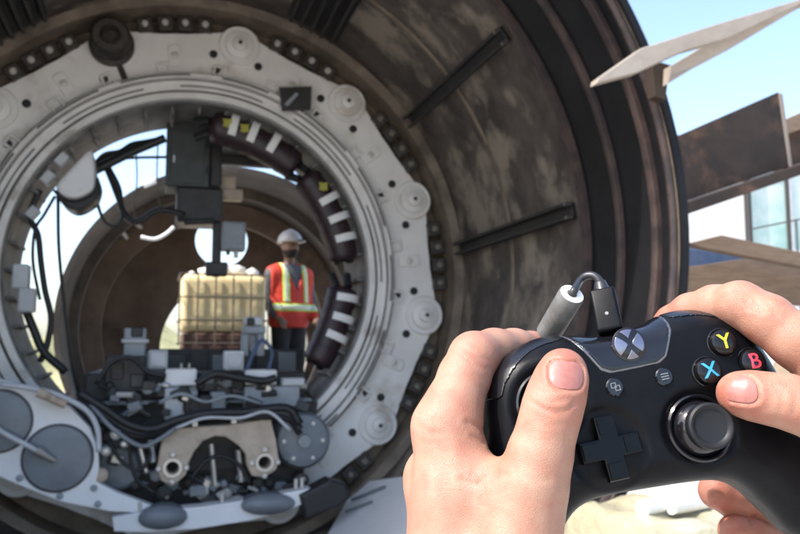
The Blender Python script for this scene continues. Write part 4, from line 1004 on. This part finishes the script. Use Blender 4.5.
# ---------------------------------------------------------------- usb cable
uc = thing('usb_cable', 'black usb cable with grey ferrite bead plugged into the controller', 'cable', KM @ Vector((-5, 10, -14)))
M_ferr = mat('ferrite_grey', (.085, .08, .074), .45, c2=(.14, .14, .135), scale=90); M_ferrend = mat('ferrite_end_white', (.75, .75, .73), .4)
M_cord = mat('cord_grey_black', (.022, .022, .026), .4)
def K(x, y, z): return KM @ Vector((x, y, z))
def camp(px, py, d): return CM @ Vector(((px-400)*d/FPX*.001, -(py-267)*d/FPX*.001, -d*.001))
pa, pb_ = camp(611, 333, 352), camp(602, 291, 362)
d = (pb_-pa).normalized(); s_ = d.cross((CAM-pa).normalized()).normalized(); u_ = s_.cross(d)
Rm = Matrix((s_, d, u_)).transposed().to_4x4(); L = (pb_-pa).length*1000
PM = Matrix.Translation(pa) @ Rm @ MM
obj('plug', bevbox(-5.6, 5.6, 0, L, -4, 4, 1.6, 3), M_shell, uc, M=PM, auto=40)
obj('strain_relief', disc([(0, 0), (3.6, 0), (3.2, 2.5), (2.6, 5), (0, 5)], 20), M_cord, uc, M=PM @ Matrix.Translation((0, L-.4, 0)) @ Matrix.Rotation(-PI/2, 4, 'X'), auto=40)
obj('plug_mark', disc([(0, 0), (.8, 0), (.8, .15), (0, .15)], 14), M_mark, uc, M=PM @ Matrix.Translation((0, L*.38, 4.02)))
P = [camp(x, y, q) for x, y, q in ((602, 291, 362), (600, 282, 363), (594, 276, 365), (586, 276, 367), (580, 281, 368), (575.5, 288, 360), (572, 294, 358), (562, 311, 366), (549, 332, 376), (535, 356, 374), (520, 390, 382), (515, 440, 398), (540, 560, 400), (600, 800, 380))]
obj('cord', tube(P, .0018, 10, 8), M_cord, uc, smooth=True)
fa_, fb_ = camp(572, 294, 358), camp(548, 334, 376); fd = (fa_-fb_); FL = fd.length*1000; fd.normalize()
FM = Matrix.Translation(fb_) @ fd.to_track_quat('Z', 'Y').to_matrix().to_4x4() @ MM
fe = obj('ferrite_bead', disc([(0, 0), (5.0, 0), (5.9, .8), (5.9, FL-.7), (5.5, FL), (0, FL)], 36), M_ferr, uc, M=FM, auto=35)
obj('bead_end', lathe([(2.4, FL-.3), (5.4, FL-.3), (5.4, FL+.15), (2.4, FL+.15)], 32), M_ferrend, fe, M=FM, auto=35)
# ================================================================== THE HANDS
def skinmat():
    m = bpy.data.materials.new('skin'); m.use_nodes = True; n, l = m.node_tree.nodes, m.node_tree.links; p = n['Principled BSDF']
    at_ = n.new('ShaderNodeAttribute'); at_.attribute_name = 'red'
    tc = n.new('ShaderNodeTexCoord')
    def noise(sc, det=4):
        t = n.new('ShaderNodeTexNoise'); t.inputs['Scale'].default_value = sc; t.inputs['Detail'].default_value = det; l.new(tc.outputs['Object'], t.inputs['Vector']); return t.outputs[0]
    mx = n.new('ShaderNodeMix'); mx.data_type = 'RGBA'; mx.inputs[6].default_value = (.39, .222, .152, 1); mx.inputs[7].default_value = (.345, .118, .078, 1)
    ad = n.new('ShaderNodeMath'); ad.operation = 'MULTIPLY_ADD'; l.new(noise(.11, 8), ad.inputs[0]); ad.inputs[1].default_value = 1.5; ad.inputs[2].default_value = -.58
    a2 = n.new('ShaderNodeMath'); a2.operation = 'ADD'; a2.use_clamp = True; l.new(ad.outputs[0], a2.inputs[0]); l.new(at_.outputs['Fac'], a2.inputs[1]); l.new(a2.outputs[0], mx.inputs[0])
    m2 = n.new('ShaderNodeMix'); m2.data_type = 'RGBA'; m2.blend_type = 'MULTIPLY'; m2.inputs[0].default_value = .35; l.new(mx.outputs[2], m2.inputs[6])
    cr = n.new('ShaderNodeMapRange'); l.new(noise(.5, 6), cr.inputs[0]); cr.inputs[3].default_value = .75; cr.inputs[4].default_value = 1.2
    l.new(cr.outputs[0], m2.inputs[7]); l.new(m2.outputs[2], p.inputs['Base Color'])
    p.inputs['Roughness'].default_value = .43; p.inputs['Specular IOR Level'].default_value = .4
    p.inputs['Subsurface Weight'].default_value = .14; p.inputs['Subsurface Radius'].default_value = (1, .35, .2); p.inputs['Subsurface Scale'].default_value = .0035
    vo = n.new('ShaderNodeTexVoronoi'); vo.inputs['Scale'].default_value = 1.15; vo.feature = 'DISTANCE_TO_EDGE'
    wv = n.new('ShaderNodeMapping'); wv.inputs['Scale'].default_value = (1, 1.5, 1); l.new(tc.outputs['Object'], wv.inputs[0]); l.new(wv.outputs[0], vo.inputs[0])
    vr = n.new('ShaderNodeMapRange'); l.new(vo.outputs[0], vr.inputs[0]); vr.inputs[2].default_value = .25
    mxh = n.new('ShaderNodeMath'); mxh.operation = 'MULTIPLY_ADD'; l.new(noise(.9, 5), mxh.inputs[0]); mxh.inputs[1].default_value = 1.2; l.new(vr.outputs[0], mxh.inputs[2])
    b = n.new('ShaderNodeBump'); b.inputs['Strength'].default_value = .6; b.inputs['Distance'].default_value = .00012; l.new(mxh.outputs[0], b.inputs['Height']); l.new(b.outputs[0], p.inputs['Normal'])
    return m
M_skin = skinmat()
M_nail = mat('fingernail', (.31, .118, .095), .34, c2=(.35, .145, .12), scale=300, coat=.15)
HM = CM @ MM                                          # camera millimetres -> world
def cmm(px, py, d): return ((px-400)*d/FPX, -(py-267)*d/FPX, -d)
def fchain(P, pts, k=3.):
    d = None; q = [(*cmm(*p[:3]), p[3]) for p in pts]
    for a, b in zip(q, q[1:]):
        c = cone(P, a[:3], b[:3], a[3], b[3]); d = c if d is None else smin(d, c, k)
    return d
def axis(*segs):
    out = []
    for a, b, s in segs: out += list(np.arange(a, b, s))
    return np.array(out, np.float32)
person = thing('person', 'person in the foreground, only two bare hands on the controller in view', 'person', HM @ Vector((60, -330, -300)))
def make_hand(name, fingers, palm, thumb, nails, creases, red, X, Y, Z, kthumb=9., pads=()):
    P = np.meshgrid(X, Y, Z, indexing='ij'); P = [a.astype(np.float32) for a in P]
    d = None
    for ch, k in palm:
        c = fchain(P, ch, 6.); d = c if d is None else smin(d, c, k)
    d = smin(d, fchain(P, thumb), kthumb)
    allf = None
    for ch, k in fingers:
        c = fchain(P, ch); 
        allf = c if allf is None else smin(allf, c, 1.2)
    d = smin(d, allf, 7.)
    for (px, py, dd, r, amp) in pads:                 # soft swellings (knuckles, ball of the thumb)
        c = cmm(px, py, dd); q = (P[0]-c[0])**2+(P[1]-c[1])**2+(P[2]-c[2])**2; d = d-amp*np.exp(-q/(r*r))
    base = d.copy()
    for pts, dd, amp, wd in creases:
        q = [((x-400)*dd/FPX, -(y-267)*dd/FPX) for x, y in pts]; e = None
        x2, y2 = P[0][:, :, 0], P[1][:, :, 0]
        for a, b in zip(q, q[1:]):
            s = seg2(x2, y2, a, b); e = s if e is None else np.minimum(e, s)
        f = (amp*np.exp(-(e/wd)**2)-.35*amp*np.exp(-((e-2.2*wd)/(1.3*wd))**2))[:, :, None]
        d = d+f*np.exp(-((P[2]+dd-12)/16.)**2)
    for nl in nails:
        c = cmm(*nl['c']); ca, sa = math.cos(nl['a']), math.sin(nl['a'])
        u = (P[0][:, :, :1]-c[0])*ca+(P[1][:, :, :1]-c[1])*sa; v = -(P[0][:, :, :1]-c[0])*sa+(P[1][:, :, :1]-c[1])*ca
        r = nl['r']; qx = np.abs(u)-nl['w']+r; qy = np.abs(v)-nl['l']+r
        pr = np.hypot(np.maximum(qx, 0), np.maximum(qy, 0))+np.minimum(np.maximum(qx, qy), 0)-r
        fr_ = (P[2] > c[2]-3)
        d = d+np.where(fr_, .75*(1-sstep((pr+.4)/1.0))-.45*np.exp(-((pr-1.3)/.9)**2), 0)
    V, Q = surfnets(d, X, Y, Z); V = smooth_mesh(V, Q, 3)
    me = npmesh(name, V, Q); me.materials.append(M_skin)
    rd = np.zeros(len(V), np.float32)
    for px, py, dd, r, a in red:
        c = np.array(cmm(px, py, dd)); rd += 1.5*a*np.exp(-((V-c)**2).sum(1)/(r*r))
    at_ = me.attributes.new('red', 'FLOAT', 'POINT'); at_.data.foreach_set('value', rd.astype(np.float32))
    h = bpy.data.objects.new(name, me); link(h, person, HM)
    for nl in nails:
        c = cmm(*nl['c']); m_ = max(nl['w'], nl['l'])+2
        x = np.arange(c[0]-m_, c[0]+m_, .35, dtype=np.float32); y = np.arange(c[1]-m_, c[1]+m_, .35, dtype=np.float32); z = np.arange(c[2]-4, c[2]+14, .35, dtype=np.float32)
        N = np.meshgrid(x, y, z, indexing='ij'); b = fchain(N, thumb)
        ca, sa = math.cos(nl['a']), math.sin(nl['a'])
        u = (N[0]-c[0])*ca+(N[1]-c[1])*sa; v = -(N[0]-c[0])*sa+(N[1]-c[1])*ca
        r = nl['r']; qx = np.abs(u)-nl['w']+r+.35; qy = np.abs(v)-nl['l']+r+.35
        pr = np.hypot(np.maximum(qx, 0), np.maximum(qy, 0))+np.minimum(np.maximum(qx, qy), 0)-r
        flat = b+.15+.018*(u*u)*0
        V, Q = surfnets(np.maximum(np.maximum(flat, pr), -(b+1.6)), x, y, z); V = smooth_mesh(V, Q, 2)
        me = npmesh('thumb_nail', V, Q); me.materials.append(M_nail); o = bpy.data.objects.new('thumb_nail', me); link(o, h, HM)
    return h
# ---- left hand
l_thumb = [(480, 700, 300, 21), (505, 600, 303, 18.5), (519, 545, 305, 16), (533, 485, 306, 13.0), (540, 455, 307, 12.0), (548, 425, 308, 11.0), (553, 406, 309, 11.1), (558, 390, 311, 10.6), (562, 376, 314, 9.6), (563, 371, 316, 8.6)]
l_index = [(447, 428, 332, 13.2), (455, 402, 338, 11.6), (464, 378, 345, 11.0), (474, 357, 353, 10.7), (494, 351, 366, 9.9), (514, 349, 378, 9.2), (532, 350, 388, 8.6), (543, 351, 394, 7.8)]
l_mid = [(436, 480, 342, 12.5), (440, 476, 365, 11), (456, 472, 392, 10), (500, 470, 402, 8.8), (530, 472, 398, 7.8)]
l_ring = [(442, 540, 347, 12), (446, 534, 370, 10), (462, 530, 392, 9.5), (505, 525, 400, 8.3), (535, 525, 395, 7.4)]
l_pink = [(458, 600, 345, 11), (462, 592, 365, 9), (478, 585, 385, 8.3), (515, 575, 390, 7.4), (540, 573, 385, 6.6)]
l_palm = [([(447, 428, 332, 13.2), (452, 500, 322, 15.5), (462, 600, 310, 18), (474, 720, 300, 21)], 1), ([(437, 478, 342, 12.8), (446, 560, 330, 16), (462, 720, 308, 20)], 10.),
          ([(442, 540, 347, 12), (462, 720, 318, 18)], 10.), ([(458, 600, 345, 11), (480, 740, 325, 17)], 10.),
          ([(462, 470, 324, 11.5), (492, 494, 315, 11), (522, 508, 308, 11.5)], 9.), ([(474, 720, 300, 22), (520, 900, 300, 24), (570, 1120, 300, 31)], 12.), ([(470, 720, 322, 18), (520, 900, 320, 22), (575, 1120, 318, 30)], 12.)]
l_cre = [([(531, 401), (541, 408), (553, 411), (565, 409), (574, 403)], 300, .75, .9), ([(537, 396), (551, 401), (565, 399)], 300, .35, .7), ([(533, 413), (547, 417), (566, 414)], 300, .3, .8),
         ([(459, 474), (474, 477), (487, 472), (500, 464)], 316, .38, 1.0), ([(478, 474), (481, 486), (480, 494)], 316, .3, 1.0), ([(470, 468), (480, 470), (494, 463)], 318, .3, .7), ([(464, 415), (478, 423), (487, 434)], 335, .45, 1.0), ([(468, 428), (480, 436)], 335, .3, .8),
         ([(459, 352), (470, 361), (484, 366)], 348, .16, .8), ([(463, 346), (476, 355), (488, 359)], 348, .18, .8), ([(456, 360), (466, 369), (478, 374)], 348, .12, .8), ([(468, 341), (480, 348)], 348, .3, .7),
         ([(418, 410), (430, 416), (440, 414)], 330, .1, 1.0), ([(415, 420), (428, 427), (442, 426)], 330, .12, 1.0), ([(414, 432), (427, 438)], 330, .1, 1.0),
         ([(536, 390), (548, 394), (560, 393)], 300, .2, .7), ([(534, 420), (548, 424), (562, 421)], 300, .2, .8), ([(516, 470), (530, 476), (545, 474)], 300, .15, 1.2), ([(430, 470), (436, 500), (440, 534)], 325, -.35, 3.0), ([(452, 440), (456, 480), (462, 534)], 322, -.3, 3.5)]
make_hand('left_hand', [(l_index, 6), (l_mid, 6), (l_ring, 6), (l_pink, 6)], l_palm, l_thumb,
          [dict(c=(565.5, 374.5, 306), a=-.10, w=7.1, l=5.3, r=4.2)], l_cre,
          [(563, 372, 312, 12, .55), (553, 408, 300, 10, .25), (542, 345, 390, 14, .5), (445, 430, 325, 14, .12), (474, 352, 345, 12, .2), (490, 485, 308, 14, .15)],
          axis((10, 22, .8), (-.1, 84, .8), (84, 100, 3)) if False else axis((-18, 82, .85), (82, 110, 3)), axis((-380, -120, 3.5), (-120, -20, .85)), axis((-425, -378, 1.6), (-378, -292, .85), (-292, -255, 2)),
          pads=[(432, 420, 322, 12, 1.0), (553, 408, 298, 9, .5), (535, 470, 296, 14, .8), (468, 352, 345, 9, .8)])
# ---- right hand
r_thumb = [(1010, 520, 318, 21), (940, 480, 314, 18), (880, 447, 315, 15), (838, 423, 317, 12.6), (812, 410, 320, 11.2), (788, 402, 323, 10.8), (765, 398, 326, 10.0), (748, 395, 328, 9.4), (738, 393.5, 330, 8.6)]
r_index = [(853, 392, 334, 13.2), (825, 366, 337, 11.6), (795, 341, 341, 11.2), (768, 320, 347, 10.8), (740, 305, 355, 10.1), (714, 306, 367, 9.2), (690, 312, 378, 8.4), (672, 322, 386, 7.6), (664, 328, 390, 6.8)]
r_mid = [(880, 452, 344, 12.6), (858, 468, 372, 11.5), (818, 490, 405, 10.8), (782, 502, 412, 10.4), (757, 502, 413, 10.4), (735, 498, 409, 10.2), (717, 491, 405, 9.2)]
r_ring = [(895, 515, 350, 12.2), (870, 532, 375, 11), (826, 548, 403, 10.4), (790, 544, 408, 10.2), (768, 541, 407, 10.2), (748, 537, 402, 9.8), (736, 532, 399, 8.8)]
r_pink = [(910, 575, 352, 11), (880, 588, 375, 9.4), (840, 597, 398, 8.8), (795, 594, 400, 7.8), (765, 588, 395, 6.8)]
r_palm = [([(853, 392, 334, 13.2), (905, 430, 326, 16), (1000, 505, 320, 20)], 1), ([(880, 452, 344, 12.8), (1005, 530, 326, 20)], 10.), ([(895, 515, 350, 12.2), (1005, 550, 334, 19)], 10.), ([(910, 575, 352, 11), (1010, 575, 340, 17)], 10.),
          ([(862, 412, 324, 11.5), (880, 430, 318, 12)], 8.), ([(1005, 525, 320, 22), (1130, 650, 316, 25), (1280, 860, 312, 31)], 12.), ([(1010, 560, 338, 18), (1130, 670, 330, 22), (1280, 870, 326, 30)], 12.)]
r_cre = [([(778, 384), (784, 396), (783, 410)], 312, .4, .8), ([(790, 382), (796, 396), (794, 412)], 312, .5, .9), ([(742, 517), (752, 514), (764, 520), (775, 528)], 405, .6, .9), ([(762, 298), (770, 306), (772, 316)], 340, .3, .8),
         ([(728, 286), (736, 298), (738, 310)], 345, .3, .8), ([(735, 284), (744, 296), (747, 309)], 345, .38, .8), ([(742, 287), (752, 298), (755, 312)], 345, .28, .8), ([(771, 382), (776, 395), (775, 410)], 312, .25, .8), ([(797, 384), (803, 398), (801, 414)], 312, .3, .9)]
make_hand('right_hand', [(r_index, 6), (r_mid, 6), (r_ring, 6), (r_pink, 6)], r_palm, r_thumb,
          [dict(c=(739, 389.5, 321), a=-.06, w=6.6, l=5.6, r=3.6)], r_cre,
          [(737, 393, 325, 12, .5), (787, 405, 312, 12, .2), (665, 325, 386, 16, .5), (718, 502, 400, 18, .5), (740, 540, 400, 14, .4), (780, 350, 345, 14, .35), (740, 300, 346, 12, .2)],
          axis((92, 190, .85), (190, 390, 3.5)), axis((-300, -130, 3.5), (-130, 5, .85)), axis((-430, -292, .85), (-292, -255, 2)),
          pads=[(788, 402, 312, 9, .5), (738, 299, 348, 9, .7), (757, 507, 404, 8, .5)])
